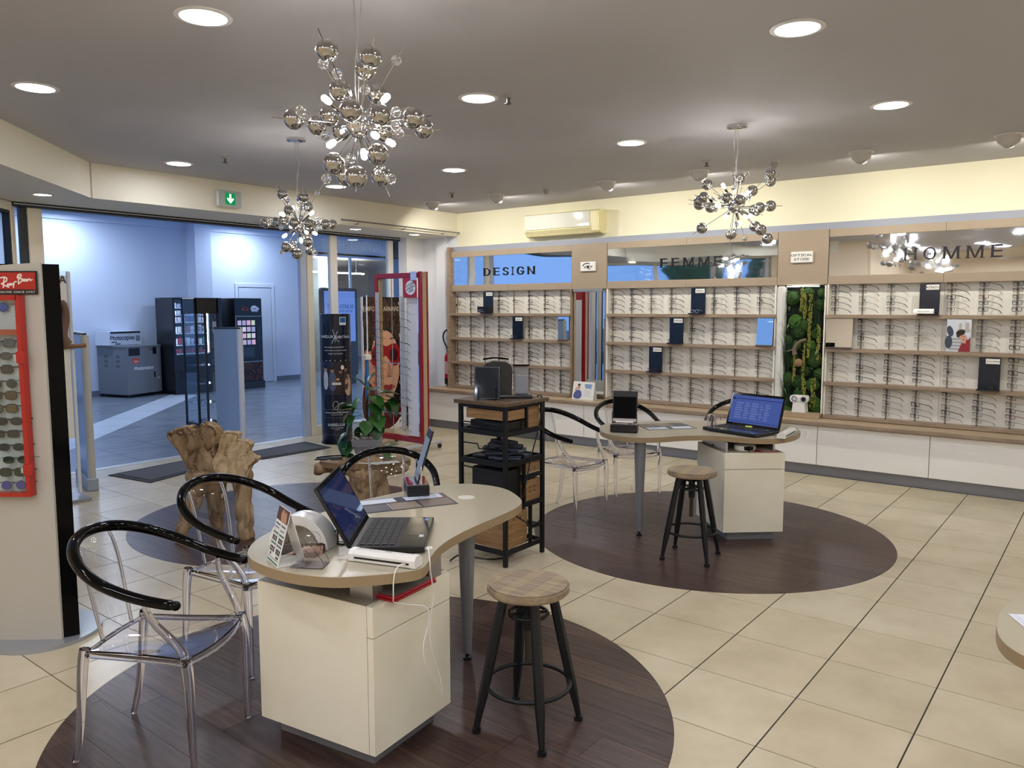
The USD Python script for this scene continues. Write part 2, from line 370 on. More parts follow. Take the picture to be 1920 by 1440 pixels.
for nm, xa, xb, r0, rp in BAYS:
    t = T('spectacle_wall_unit', {'DESIGN': 'backlit spectacle shelving with mirror header lettered DESIGN', 'FEMME': 'spectacle shelving with mirror header lettered FEMME', 'HOMME': 'spectacle shelving with mirror header lettered HOMME'}[nm], 'shelving', ((xa + xb) / 2, YF, .551))
    UNIT[nm] = t; P = lambda *a, **k: t.part(*a, world=True, **k)
    xm = (xa + xb) / 2
    for a, b in ((xa, xm), (xm, xb)):
        P('back_panel', bx(a + .001, b - .001, 8.295, 8.345, .57, 1.92), PANELW)
        P('header_board', bx(a + .001, b - .001, YF, 8.30, 2.386, 2.465, .002), BEIGE)
        P('lower_rail', bx(a + .001, b - .001, YF, 8.30, 1.912, 1.999, .002), BEIGE)
        for z1 in (1.609, 1.27, .93, .59):
            P('shelf', bx(a, b - .001, 8.185, 8.295, z1 - .035, z1, .002), OAK)
    hm = P('header_mirror', bx(xa + .004, xb - .004, YF + .006, 8.30, 1.999, 2.386), WAVYM)
    for s_ in (0, 1): P('side_panel', bx(xa if not s_ else xb - .016, xa + .016 if not s_ else xb, YF - .004, 8.345, .57, 1.912), OAK if (nm == 'DESIGN') else PANELW)
    if nm == 'DESIGN': P('end_post', bx(xa - .045, xa, 8.17, 8.345, .551, 2.53, .003), OAK)
    WORD = {'DESIGN': (-6.93, -6.07, 2.118, 2.222), 'FEMME': (-4.26, -3.52, 2.142, 2.245), 'HOMME': (-1.69, -.89, 2.128, 2.24)}[nm]
    for m in serif_word(nm, *WORD):
        m.apply_translation([0, YF - .0, 0]); P('letter', m, LETTER, under=hm)
    for r, (za, zb) in enumerate(ROWS):
        for c in range(8):
            if (r, c) in GAP[nm]: continue
            P('display_rod', [bx(r0 + rp * c + .012, r0 + rp * c + .026, 8.222, 8.232, za, zb - .004), bx(r0 + rp * c + .012, r0 + rp * c + .026, 8.232, 8.295, za + .14, za + .152)], ROD)
# columns between the units
def column_panel(name, xa, xb, lab):
    t = T(name, lab, 'wall panel', ((xa + xb) / 2, YF, 1.912))
    t.part('board', bx(xa + .003, xb - .003, YF - .006, 8.345, 1.912, 2.467, .003), BEIGE, world=True)
    return t
column_panel('column_panel', -5.49, -4.975, 'beige panel between DESIGN and FEMME carrying the eye plaque')
column_panel('column_panel', -2.90, -2.385, 'beige panel between FEMME and HOMME carrying the OPTICAL STORE plaque')
t = T('tall_mirror', 'tall narrow mirror below the eye plaque, standing on the counter', 'mirror', (-5.23, 8.24, .60))
t.part('glass', bx(-5.44, -5.02, 8.25, 8.256, .645, 1.905), MIRROR, world=True)
t.part('backing', bx(-5.475, -4.99, 8.257, 8.34, .59, 1.911), BEIGE, world=True)
t.part('light_strip', bx(-5.455, -5.03, 8.20, 8.25, 1.878, 1.911, .004), STEEL, world=True)
t.part('bottom_rail', bx(-5.44, -5.02, 8.235, 8.25, .615, .645), ALU, world=True)
# counter, cabinets
ct = T('counter', 'long oak counter top running under the spectacle walls', 'counter', (-3.9, 8.1, .51))
ct.part('top', bx(-7.83, 3.3, 7.915, 8.345, .515, .551, .002), OAKL, world=True)
ct.part('front_edge', bx(-7.83, 3.3, 7.90, 7.916, .512, .551, .003), OAK, world=True)
ed = [-7.79, -6.83, -5.83, -5.12, -4.38, -3.37, -2.353, -1.345, -.33, .68]
labs = ['white cabinet door at the left end of the counter', 'white cabinet behind the industrial rack, second from the left', 'white narrow cabinet right behind the first transparent chair', 'white narrow cabinet left of the far tablet stand',
        'white cabinet behind the tablet stand of the far desk', 'white cabinet hidden mostly behind the far laptop', 'wide white cabinet right of the far desk', 'wide white cabinet cut by the right picture edge', 'white cabinet beyond the right picture edge']
for i, (a, b) in enumerate(zip(ed[:-1], ed[1:])):
    t = T('low_cabinet', labs[i], 'cabinet', ((a + b) / 2, 8.1, 0), group=None)
    t.part('carcass', bx(a + .001, b - .001, 7.972, 8.34, .108, .513), WHITEP, world=True)
    t.part('door', bx(a + .003, b - .003, 7.95, 7.97, .11, .502, .002), DOORW, world=True)
    if i == 0: t.part('end_panel', bx(-7.83, -7.791, 7.93, 8.345, 0.0, .5135, .002), OAK, world=True)
    t.part('plinth', bx(a, b, 7.985, 8.0, 0.0, .107), GREYP, world=True)
t = T('cabinet_knob', 'small dark knob on the leftmost white cabinet', 'knob', (-6.98, 7.94, .44))
t.part('knob', sphere((0, 0, 0), .014, 2), C('5a2a22', .3)); t.part('stem', cyl((0, .0, 0), (0, .011, 0), .005, 8), STEEL)

# plaques
def plaque(lab, x0, x1, z0, z1):
    t = T('plaque', lab, 'sign', ((x0 + x1) / 2, YF - .02, z0))
    t.bp = t.part('board', bx(x0, x1, YF - .03, YF - .007, z0, z1, .006), WHITEP, world=True)
    return t, frame(((x0 + x1) / 2, YF - .0305, (z0 + z1) / 2), (1, 0, 0), (0, 0, 1))
t, F = plaque('small white plaque with a drawn eye', -5.345, -5.125, 2.128, 2.245)
eye = [[(-.075, .01), (-.05, .032), (-.01, .042), (.03, .036)], [(-.05, -.012), (-.02, .004), (.02, .008), (.06, -.002), (.072, .004)], [(-.05, -.012), (-.02, -.018)], [(.012, -.035), (.03, -.03), (.05, -.012), (.055, -.002)]]
t.part('eye_drawing', put(cat([strokes(eye, .006), disc((.006, -.008), .017, 0, .001), strokes([[(-.07, .008), (-.05, .030), (-.01, .040), (.02, .036)]], .009)]), F), LETTER, world=True, under=t.bp)
t, F = plaque('small white plaque lettered OPTICAL STORE', -2.757, -2.533, 2.138, 2.252)
for s_, yy in (('OPTICAL', .021), ('STORE', -.021)): t.part('lettering', put(text(s_, .024, .001, wide=1.5, at=(0, yy)), F), LETTER, world=True, under=t.bp)

# brand panels standing in the gaps
def brand(bay, r, c, word, lab, wide=1.2, h=.022, script=None):
    _, xa, xb, r0, rp = [b for b in BAYS if b[0] == bay][0]
    za, zb = ROWS[r]; x = r0 + rp * c
    t = T('brand_display', lab, 'display panel', (x + .10, 8.21, za))
    t.part('panel', bx(x + .015, x + .185, 8.196, 8.206, za + .012, zb - .008, .001), NAVY, world=True)
    t.part('ledge', bx(x + .01, x + .19, 8.135, 8.206, za + .0005, za + .012, .001), NAVY, world=True)
    lc = t.part('label_card', bx(x + .068, x + .178, 8.192, 8.196, zb - .065, zb - .018), WHITEP, world=True)
    F = frame((x + .123, 8.192, zb - .0415), (1, 0, 0), (0, 0, 1))
    m = text(word, h, .001, wide=wide) if not script else strokes(script, .003)
    t.part('lettering', put(m, F), LETTER, world=True, under=lc)
    return x
SPECIAL = []
x = brand('DESIGN', 0, 2, 'PRADA', 'dark panel with white name card in the top row under DESIGN', 1.3, .016)
t = T('presentation_case', 'black box holding folded spectacles under the top DESIGN name card', 'case', (x + .09, 8.14, 1.622)); t.part('box', bx(x - .03, x + .185, 8.12, 8.19, 1.6215, 1.70, .004), C('0b0b0d', .3), world=True)
t.part('folded_spectacles', [tube(spline([(x + .0 + .05 * k + .022 * math.cos(a), 8.115, 1.648 + .016 * math.sin(a)) for a in np.linspace(0, 2 * PI, 9)[:-1]], 14, True), .002, 5, True) for k in (0, 1)] + [tube([(x - .02, 8.116, 1.65), (x + .06, 8.116, 1.632), (x + .11, 8.116, 1.612 + .016)], .002, 5)], C('b9bcc4', .3, metallic=.8), world=True)
brand('DESIGN', 1, 4, '', 'dark blue panel with script name card in the second DESIGN row', script=[[(-.035, .0), (-.03, .01), (-.022, .0), (-.03, -.01)], [(-.012, .006), (-.012, -.006)], [(-.02, .0), (-.004, .006)], [(.005, -.008), (.012, .012), (.018, -.008)], [(.018, 0), (.03, .004), (.042, .006)]])
brand('FEMME', 0, 4, 'Dior', 'dark panel with a Dior name card in the top FEMME row', 1.3, .026)
brand('FEMME', 1, 3, 'VOGUE', 'dark panel with a VOGUE name card in the second FEMME row', 1.1, .019)
brand('FEMME', 2, 2, 'GUESS', 'dark panel with a GUESS name card in the third FEMME row', 1.3, .017)
brand('HOMME', 0, 3, 'KENZO', 'dark panel with a KENZO name card in the top HOMME row', 1.25, .019)
brand('HOMME', 2, 5, 'DOLCE & GABBANA', 'dark panel with a DOLCE & GABBANA name card in the third HOMME row', .95, .0095)
x = -2.324 + .2575 * 3
t = T('presentation_case', 'white spectacle case on the ledge of the KENZO panel', 'case', (x + .07, 8.13, 1.622))
pr = [(-.028, 0), (.028, 0), (.03, .012), (.024, .036), (.008, .046), (-.012, .044), (-.03, .02)]
t.part('shell', put(prism(pr, -.085, .085), frame((x + .07, 8.128, 1.6225), (0, 1, 0), (0, 0, 1))), WHITEP, world=True, smooth=60)
t.part('lettering', put(text('POP ROCK', .012, .001, wide=1.2), frame((x + .07, 8.0985, 1.646), (1, 0, 0), (0, .25, 1))), C('9a9a98', .5), world=True)
# small square mirrors and the photo in the shelves
for bay, r, c, lab, tilt in (('DESIGN', 1, 7, 'small square mirror at the right end of the second DESIGN row', .12), ('FEMME', 1, 7, 'small square mirror at the right end of the second FEMME row', -.10), ('HOMME', 1, 0, 'small square mirror at the left end of the second HOMME row', .0)):
    _, xa, xb, r0, rp = [b for b in BAYS if b[0] == bay][0]; za, zb = ROWS[r]
    x0, x1 = (r0 + rp * 7 + .0, xb - .02) if c == 7 else (xa + .01, r0 + .20)
    t = T('shelf_mirror', lab, 'mirror', ((x0 + x1) / 2, 8.19, za), tilt)
    w = (x1 - x0) / 2
    lm = M4(); lm[:3, :3] = trimesh.transformations.rotation_matrix(-(.0 if bay == 'DESIGN' else .065), (1, 0, 0))[:3, :3]
    t.part('glass', put(bx(-w, w, 0, .004, .015, zb - za - .006), lm), MIRROR); t.part('backing', put(bx(-w, w, .0045, .012, .006, zb - za - .006), lm), C('2a2a2c', .6))
    t.part('foot', bx(-w, w, -.02, .012, 0, .0145, .002), C('5d5048', .4))
x = -2.324 + .2575 * 4; za, zb = ROWS[1]
t = T('photo_panel', 'photo board of a dark haired person in a red top, second HOMME row', 'photo', (x + .1, 8.19, za))
def pp(name, poly, col, z=0.0005, F=None, r=.3, t_=None): (t_ or t).part(name, put(prism(poly, z, z + .0006), F), C(col, r), world=True, smooth=False)
t.part('board', bx(x + .0, x + .20, 8.186, 8.196, za + .002, zb - .004, .001), C('c9cdd4', .3), world=True)
F = frame((x, 8.186, za + .002), (1, 0, 0), (0, 0, 1))
pp('photo_sky', sbox(.004, .14, .196, .292), 'd4d9e2', F=F); pp('photo_steps', unary_union([sbox(.03, .02 + .03 * k, .17, .035 + .03 * k) for k in range(4)]), '9b9ea4', F=F)
pp('photo_building', unary_union([sbox(.09, .18, .19, .21), sbox(.10, .2, .12, .25), sbox(.15, .2, .18, .27), ellipse((.11, .25), .012, .014)]), 'b3aea8', .001, F)
pp('photo_bystander', unary_union([ellipse((.03, .19), .025, .05, 15), ellipse((.02, .09), .03, .06)]), '3a4658', .0012, F)
pp('photo_top', Polygon([(.10, .003), (.125, .08), (.15, .10), (.185, .12), (.196, .14), (.196, .003)]), '8f2630', .0016, F)
pp('photo_face', unary_union([ellipse((.135, .135), .028, .042, 25), sbox(.135, .08, .16, .11)]), 'cf9d84', .0022, F)
pp('photo_hair', unary_union([ellipse((.115, .178), .038, .026, 20), ellipse((.097, .155), .014, .022)]), '2c211d', .0028, F)
pp('photo_feature', unary_union([ellipse((.125, .145), .005, .003), ellipse((.146, .139), .005, .003), ellipse((.14, .114), .009, .003, 20)]), '5e3830', .0032, F)

# ------------------------------------------------------------------ spectacles
def rim(kind, cx):
    w, h = .0255, .019
    if kind == 'round': pts = [(cx + .0225 * math.cos(a), .0215 * math.sin(a) - .003) for a in np.linspace(0, 2 * PI, 17)[:-1]]
    else:
        e = {'rectangular': 4.5, 'oval': 2.4, 'square': 3.4}[kind]; h = {'rectangular': .0165, 'oval': .0175, 'square': .0205}[kind]
        pts = []
        for a in np.linspace(0, 2 * PI, 17)[:-1]:
            c_, s_ = math.cos(a), math.sin(a)
            pts.append((cx + w * abs(c_) ** (2 / e) * np.sign(c_), h * abs(s_) ** (2 / e) * np.sign(s_)))
    return np.array([(x, 0, z) for x, z in pts])
SPEC = {}
WT = [0, 0, 0, 1, 1, 2, 3, 3, 5, 6, 6, 8, 9, 9, 9, 10, 4, 7]
def spec_meshes(kind, thick, droop=.22, sun=False):
    """front spans local x, faces -y; temples run back along +y"""
    fr, ln = [], []
    for s_ in (-1, 1):
        p = rim(kind, s_ * .0335); fr.append(tube(p, thick, 5, True))
        ln.append(Polygon(p[:, [0, 2]]))
    fr.append(tube([(-.009, -.0005, .006), (0, -.003, .0095), (.009, -.0005, .006)], thick, 5))
    for s_ in (-1, 1): fr.append(tube([(s_ * .058, .0, .011), (s_ * .066, .002, .012), (s_ * .068, .006, .012)], thick * 1.1, 5))
    tm = []
    for s_ in (-1, 1):
        d = lambda y: .012 - droop * y
        if sun:
            tm.append(tube([(.068, .004, .012), (.085, .010, .012), (.098, .013, .011), (.104, .014, .010)] if s_ > 0 else [(-.068, .006, .012), (-.03, .016, .010), (.03, .02, .006), (.07, .022, -.004)], thick * 1.1, 5)); continue
        tm.append(tube([(s_ * .068, .006, d(.0)), (s_ * .068, .04, d(.03)), (s_ * .067, .075, d(.075)), (s_ * .066, .10, d(.10)), (s_ * .065, .12, d(.135) - .006), (s_ * .064, .135, d(.15) - .020)], [thick * 1.15, thick * 1.15, thick * 1.1, thick * 1.3, thick * 1.5, thick * 1.1], 5))
    return fr, tm, [put(prism(g, -.0006, .0006), frame((0, 0, 0), (1, 0, 0), (0, 0, 1))) for g in ln]
STY = [('black', 'rectangular', '111216', .0019), ('black', 'square', '141518', .0023), ('dark tortoise', 'oval', '3b2418', .0021), ('thin gunmetal', 'rectangular', '3c3f45', .0013),
       ('thin gold', 'round', '9a7b45', .0012), ('dark blue', 'square', '1c2640', .0021), ('brown', 'rectangular', '4a3022', .0019), ('pale crystal', 'oval', 'b9b3ae', .0018),
       ('dark red', 'oval', '5a1a22', .0019), ('thin black', 'round', '191a1d', .0013), ('grey', 'rectangular', '63666c', .0017)]
def spec_new(style, label, group, loc, rz, name='spectacles', lens=None):
    if style in SPEC: return copy(SPEC[style], loc, rz, label, group)
    colname, kind, hx, th = style[:4]
    t = T(name, label, 'sunglasses' if lens else 'spectacles', loc, rz, group)
    fr, tm, ln = spec_meshes(kind, th, sun=bool(lens))
    m = C(hx, .25, metallic=.7 if 'thin g' in colname else 0.)
    t.part('frame_front', fr, m, 50)
    for q in tm: t.part('temple', q, m, 50)
    for q in ln: t.part('lens', q, lens or LENS, False)
    SPEC[style] = t
    return t
ORD = ['first', 'second', 'third', 'fourth', 'fifth', 'sixth', 'seventh', 'eighth']
ROWN = ['top', 'second', 'third', 'bottom']
far_specs, edge_specs = [], []
budget = {'HOMME': range(7), 'FEMME': range(8), 'DESIGN': (7,)}
for bay in ('HOMME', 'FEMME', 'DESIGN'):
    _, xa, xb, r0, rp = [b for b in BAYS if b[0] == bay][0]
    for r, (za, zb) in enumerate(ROWS):
        for c in range(8):
            if (r, c) in GAP[bay]: continue
            base = WT[rng.randrange(len(WT))]
            for k in range(5):
                st = STY[(base if rng.random() < .45 else WT[rng.randrange(len(WT))])]
                z = za + .055 + .0565 * (4 - k); x = r0 + rp * c + .022
                rz = -PI / 4 + rng.uniform(-.07, .07)
                if c in budget[bay] and (bay != 'DESIGN' or r in (0, 2)):
                    spec_new(st, '%s %s spectacles, %s down in %s column, %s shelf of %s wall' % (st[0], st[1], ORD[k], ORD[c], ROWN[r], bay), 'spectacles on the %s wall' % bay, (x, 8.205, z), rz)
                else:
                    fr, tm, ln = spec_meshes(st[1], st[3]); (edge_specs if bay == 'HOMME' else far_specs).append((st[2], put(cat(fr + tm), M4((x, 8.205, z), rz))))
by = {}
for hx, m in far_specs: by.setdefault(hx if hx in ('111216', '9a7b45', 'b9b3ae', '3b2418') else '111216', []).append(m)
fs = T('spectacle_rows', 'rows of small spectacle frames covering the DESIGN wall', 'spectacles', (-6.5, 8.2, .6), kind='stuff')
for hx, ms in by.items(): fs.part('frames', ms, C(hx, .3), world=True, smooth=False, kind='stuff')
es = T('spectacle_rows', 'spectacles in the last HOMME column just beyond the right picture edge', 'spectacles', (-.5, 8.2, .6), kind='stuff')
es.part('frames', [m for _, m in edge_specs], C('111216', .3), world=True, smooth=False, kind='stuff')
# a few pairs lying on the ledges of the brand panels
for bay, r, c, st, lab in (('FEMME', 0, 4, STY[7], 'pale folded-out spectacles on the ledge of the Dior panel'), ('FEMME', 1, 3, STY[5], 'dark spectacles on the ledge of the VOGUE panel'), ('FEMME', 2, 2, STY[8], 'dark red spectacles on the ledge of the GUESS panel'),
                           ('DESIGN', 1, 4, STY[1], 'black spectacles on the ledge of the script name card panel'), ('HOMME', 2, 5, STY[0], 'black spectacles on the ledge of the DOLCE & GABBANA panel')):
    b = [q for q in BAYS if q[0] == bay][0]
    spec_new(st, lab, 'spectacles on brand ledges', (b[3] + b[4] * c + .085, 8.05 if 0 else 8.14, ROWS[r][0] + .032), -.12)

# ------------------------------------------------------------------ the two desks
A_OUT = [(-2.582, 1.658), (-2.72, 1.80), (-2.795, 2.0), (-2.845, 2.25), (-2.868, 2.46), (-2.85, 2.70), (-2.80, 2.93), (-2.698, 3.065), (-2.50, 3.10), (-2.337, 3.02), (-2.235, 2.93), (-2.182, 2.80), (-2.155, 2.62), (-2.135, 2.46), (-2.10, 2.285), (-2.05, 2.147), (-1.985, 2.035), (-1.935, 1.945), (-1.955, 1.875), (-2.037, 1.759), (-2.115, 1.682), (-2.231, 1.63), (-2.342, 1.612), (-2.474, 1.618)]
B_OUT = [(-3.13, 5.09), (-3.225, 5.27), (-3.225, 5.45), (-3.133, 5.60), (-2.956, 5.79), (-2.764, 5.97), (-2.563, 6.115), (-2.33, 6.22), (-2.12, 6.24), (-1.97, 6.11), (-1.885, 5.95), (-1.853, 5.793), (-1.858, 5.62), (-1.91, 5.48), (-2.03, 5.39), (-2.18, 5.365), (-2.347, 5.32), (-2.49, 5.19), (-2.59, 5.03), (-2.705, 4.925), (-2.86, 4.90), (-3.02, 4.97)]
def desk(lab, out, leg, corner, r1, r2, bodyh, side):
    """kidney top on a cabinet: corner = body corner nearest the viewer, r1/r2 = unit directions of its two visible faces"""
    t = T('consultation_desk', lab, 'desk', (leg[0], leg[1], 0)); P = lambda *a, **k: t.part(*a, world=True, **k)
    g = Polygon(spline(out, 110, True))
    P('edge_band', prism(g, .7135, .7495), LAMIE, smooth=25); P('tabletop', prism(g.buffer(-.0012), .712, .7505), LAMI, smooth=25)
    P('leg', lathe([(0, .035), (.021, .035), (.041, .60), (.043, .712), (0, .712)], 24, (*leg, 0)), GREYP, 40)
    P('foot', lathe([(0, 0), (.022, 0), (.022, .012), (.01, .016), (.01, .036), (0, .036)], 16, (*leg, 0)), BLACK)
    c = np.array(corner); u, v = np.array(r1[:2]) / np.hypot(*r1[:2]), np.array(r2[:2]) / np.hypot(*r2[:2]); lu, lv = r1[2], r2[2]
    q = lambda a, b: tuple(c + u * a + v * b)
    quad = lambda a0, a1, b0, b1: Polygon([q(a0, b0), q(a1, b0), q(a1, b1), q(a0, b1)])
    z0, zt = .066, bodyh
    P('cabinet_body', prism(quad(0.0, lu, .028, lv) if side else quad(.028, lu, 0, lv), z0, zt), CREAM)
    f = (lambda m: quad(m, lu - m, 0, .026)) if side else (lambda m: quad(0, .026, m, lv - m))
    P('door', prism(f(.0015), z0, zt - .117), CREAM); P('drawer_front', prism(f(.0015), zt - .113, zt), CREAM)
    P('plinth', prism(quad(.05, lu - .05, .05, lv - .05), 0, z0), GREYP)
    P('cabinet_top', prism(quad(.002, lu - .002, .030, lv - .002) if side else quad(.030, lu - .002, .002, lv - .002), zt, zt + .002), mat('desk_grey_top', '9b927e', .4))
    return t, q, quad
deskA, qA, quadA = desk('nearest kidney shaped desk with cream cabinet and one grey leg', A_OUT, (-2.395, 2.706), (-2.038, 1.797), (-.573, -.082, .578), (-.052, .46, .462), .622, False)
deskA.part('riser', prism(Polygon([(-2.193, 1.827), (-2.086, 1.842), (-2.094, 1.90), (-2.201, 1.885)]), .624, .712), STEEL, world=True)
deskA.part('riser', prism(Polygon([(-2.56, 2.1), (-2.49, 2.11), (-2.50, 2.2), (-2.57, 2.19)]), .624, .712), STEEL, world=True)
deskA.part('riser', prism(Polygon([(-2.10, 2.12), (-2.075, 2.124), (-2.083, 2.2), (-2.108, 2.196)]), .624, .712), STEEL, world=True)
deskA.part('cable_cap', disc((-2.504, 2.83), .042, .7505, .752), C('d9d4c8', .3), world=True)
deskB, qB, quadB = desk('far kidney shaped desk with open shelf above its grey white cabinet', B_OUT, (-2.743, 5.025), (-2.190, 5.256), (.33, .295, .443), (-.37, .355, .513), .642, True)
for nm, a0, a1, b0, b1 in (('shelf_side', .028, .042, .05, .49), ('shelf_side', .375, .389, .05, .49), ('shelf_back', .028, .389, .48, .495)):
    deskB.part(nm, prism(quadB(a0, a1, b0, b1), .6445, .712), STEEL, world=True)
# third desk, cut by the right picture edge
t = T('consultation_desk', 'curved beige desk end cut off by the right picture edge', 'desk', (.25, 2.75, 0))
g = Polygon(spline([(-.243, 2.607), (-.25, 2.75), (-.228, 2.89), (-.12, 3.08), (.15, 3.2), (.5, 3.1), (.8, 2.9), (.8, 2.5), (.45, 2.35), (.1, 2.33), (-.12, 2.4), (-.207, 2.48)], 80, True))
t.part('edge_band', prism(g, .7135, .7495), LAMIE, 25, True); t.part('tabletop', prism(g.buffer(-.0012), .712, .7505), LAMI, 25, True)
t.part('leg', lathe([(0, .035), (.021, .035), (.043, .712), (0, .712)], 20, (.3, 2.8, 0)), GREYP, 40, True); t.part('foot', lathe([(0, 0), (.022, 0), (.022, .036), (0, .036)], 12, (.3, 2.8, 0)), BLACK, 40, True)
t = T('paper_stack', 'white papers lying on the desk at the right picture edge', 'papers', (-.1, 2.68, .7515))
for k in range(3): t.part('sheet', put(bx(-.085, .16, -.10, .11, .0012 * k, .0012 * k + .001), M4((.012 * k, .008 * k, 0), .5 + .06 * k)), C('dfe2ea', .5))

# ------------------------------------------------------------------ transparent chairs
def make_chair(name, lab, loc, rz):
    t = T(name, lab, 'chair', loc, rz, 'transparent chairs with black arm loops')
    # seat: dished shield, solid 6 mm
    n = 13; top = []
    for i in range(n):
        for j in range(n):
            a, b = i / (n - 1), j / (n - 1)
            x = -.20 + .41 * a; w = .178 + .028 * a
            y = (2 * b - 1) * w * (1 - .06 * math.sin(PI * a)); x2 = x + (.028 * (1 - (2 * b - 1) ** 2) if a > .5 else -.0) * (a - .5) * 2
            top.append((x2, y, .437 - .022 * math.sin(PI * a) * math.sin(PI * b) + .004 * a))
    top = np.array(top); bot = top - [0, 0, .007]; f = []
    id_ = lambda i, j: i * n + j
    for i in range(n - 1):
        for j in range(n - 1):
            f += [(id_(i, j), id_(i + 1, j), id_(i + 1, j + 1)), (id_(i, j), id_(i + 1, j + 1), id_(i, j + 1))]
    N = n * n; f += [(c + N, b + N, a + N) for a, b, c in f]
    loop = [id_(i, 0) for i in range(n)] + [id_(n - 1, j) for j in range(1, n)] + [id_(i, n - 1) for i in range(n - 2, -1, -1)] + [id_(0, j) for j in range(n - 2, 0, -1)]
    for a, b in zip(loop, loop[1:] + loop[:1]): f += [(a, a + N, b + N), (a, b + N, b)]
    seat = trimesh.Trimesh(np.vstack([top, bot]), f, process=False); trimesh.repair.fix_normals(seat)
    t.part('seat', seat, CLEAR, 30)
    for s_ in (-1, 1):
        t.part('seat_rail', tube(spline([(-.195, s_ * .178, .420), (0, s_ * .186, .408 + .012), (.2, s_ * .203, .422)], 9), .011, 6), CLEAR, 60)
    t.part('front_rail', tube(spline([(.20, -.2, .420), (.235, 0, .412), (.20, .2, .420)], 9), .012, 6), CLEAR, 60)
    t.part('rear_rail', tube(spline([(-.2, -.175, .418), (-.2, 0, .432), (-.2, .175, .418)], 9), .010, 6), CLEAR, 60)
    for s_ in (-1, 1):
        p = spline([(.205, s_ * .203, .445), (.216, s_ * .208, .36), (.218, s_ * .206, .2), (.222, s_ * .205, .004)], 12)
        t.part('leg', tube(p, np.linspace(.0215, .0115, 12), 8), CLEAR, 60)
        p = spline([(-.20, s_ * .182, .445), (-.215, s_ * .186, .34), (-.232, s_ * .182, .18), (-.268, s_ * .176, .004)], 12)
        t.part('leg', tube(p, np.linspace(.0205, .0115, 12), 8), CLEAR, 60)
        p = spline([(.20, s_ * .205, .445), (.175, s_ * .213, .50), (.115, s_ * .238, .58), (.09, s_ * .25, .66)], 12)
        t.part('arm_support', tube(p, np.linspace(.0165, .0115, 12), 8), CLEAR, 60)
        p = spline([(-.195, s_ * .088, .435), (-.222, s_ * .094, .58), (-.252, s_ * .10, .72), (-.285, s_ * .102, .80)], 12)
        t.part('back_stile', tube(p, .0075, 6), CLEAR, 60)
    rows = spline([(-.195, 0, .435), (-.224, 0, .58), (-.256, 0, .72), (-.291, 0, .80)], 10)
    v = [(p[0] - .012 * (1 - (y / .1) ** 2), y, p[2]) for p in rows for y in np.linspace(-.095, .095, 7)]
    q = [(i * 7 + j, i * 7 + j + 1, i * 7 + j + 8, i * 7 + j + 7) for i in range(9) for j in range(6)]
    v2 = np.array(v); vv = np.vstack([v2, v2 - [.004, 0, 0]]); fq = q + [tuple(a + 70 for a in k[::-1]) for k in q]
    t.part('backrest', trimesh.Trimesh(*[np.array(vv), np.vstack([[k[0], k[1], k[2]] for k in fq] + [[k[0], k[2], k[3]] for k in fq])], process=False), CLEARP, 60)
    ring = spline([(.205, -.252, .655), (.12, -.262, .668), (0, -.268, .698), (-.13, -.25, .75), (-.25, -.15, .81), (-.292, 0, .832), (-.25, .15, .81), (-.13, .25, .75), (0, .268, .698), (.12, .262, .668), (.205, .252, .655)], 49)
    rr = .0175 + .004 * np.sin(np.linspace(0, PI, 49)); rr[0] = rr[-1] = .014
    t.part('arm_loop', [tube(ring, rr, 12), sphere(ring[0], .0172, 2), sphere(ring[-1], .0172, 2)], BLACKG, 60, label='glossy black arm loop')
    return t
ch0 = make_chair('transparent_chair', 'transparent chair nearest the viewer, left of the near desk', (-2.833, 1.451, 0), math.radians(30.4))
for loc, a, lab in (((-3.288, 2.113, 0), 10, 'transparent chair behind the nearest chair, in front of the driftwood stump'), ((-3.23, 2.99, 0), -40, 'transparent chair behind the near laptop, facing the viewer'),
                    ((-3.50, 5.23, 0), -4, 'transparent chair right of the industrial rack, at the far desk'), ((-3.39, 5.98, 0), -36, 'transparent chair behind the far tablet stand'), ((-2.66, 6.66, 0), -78, 'transparent chair mostly hidden behind the far laptop')):
    copy(ch0, loc, math.radians(a), lab)

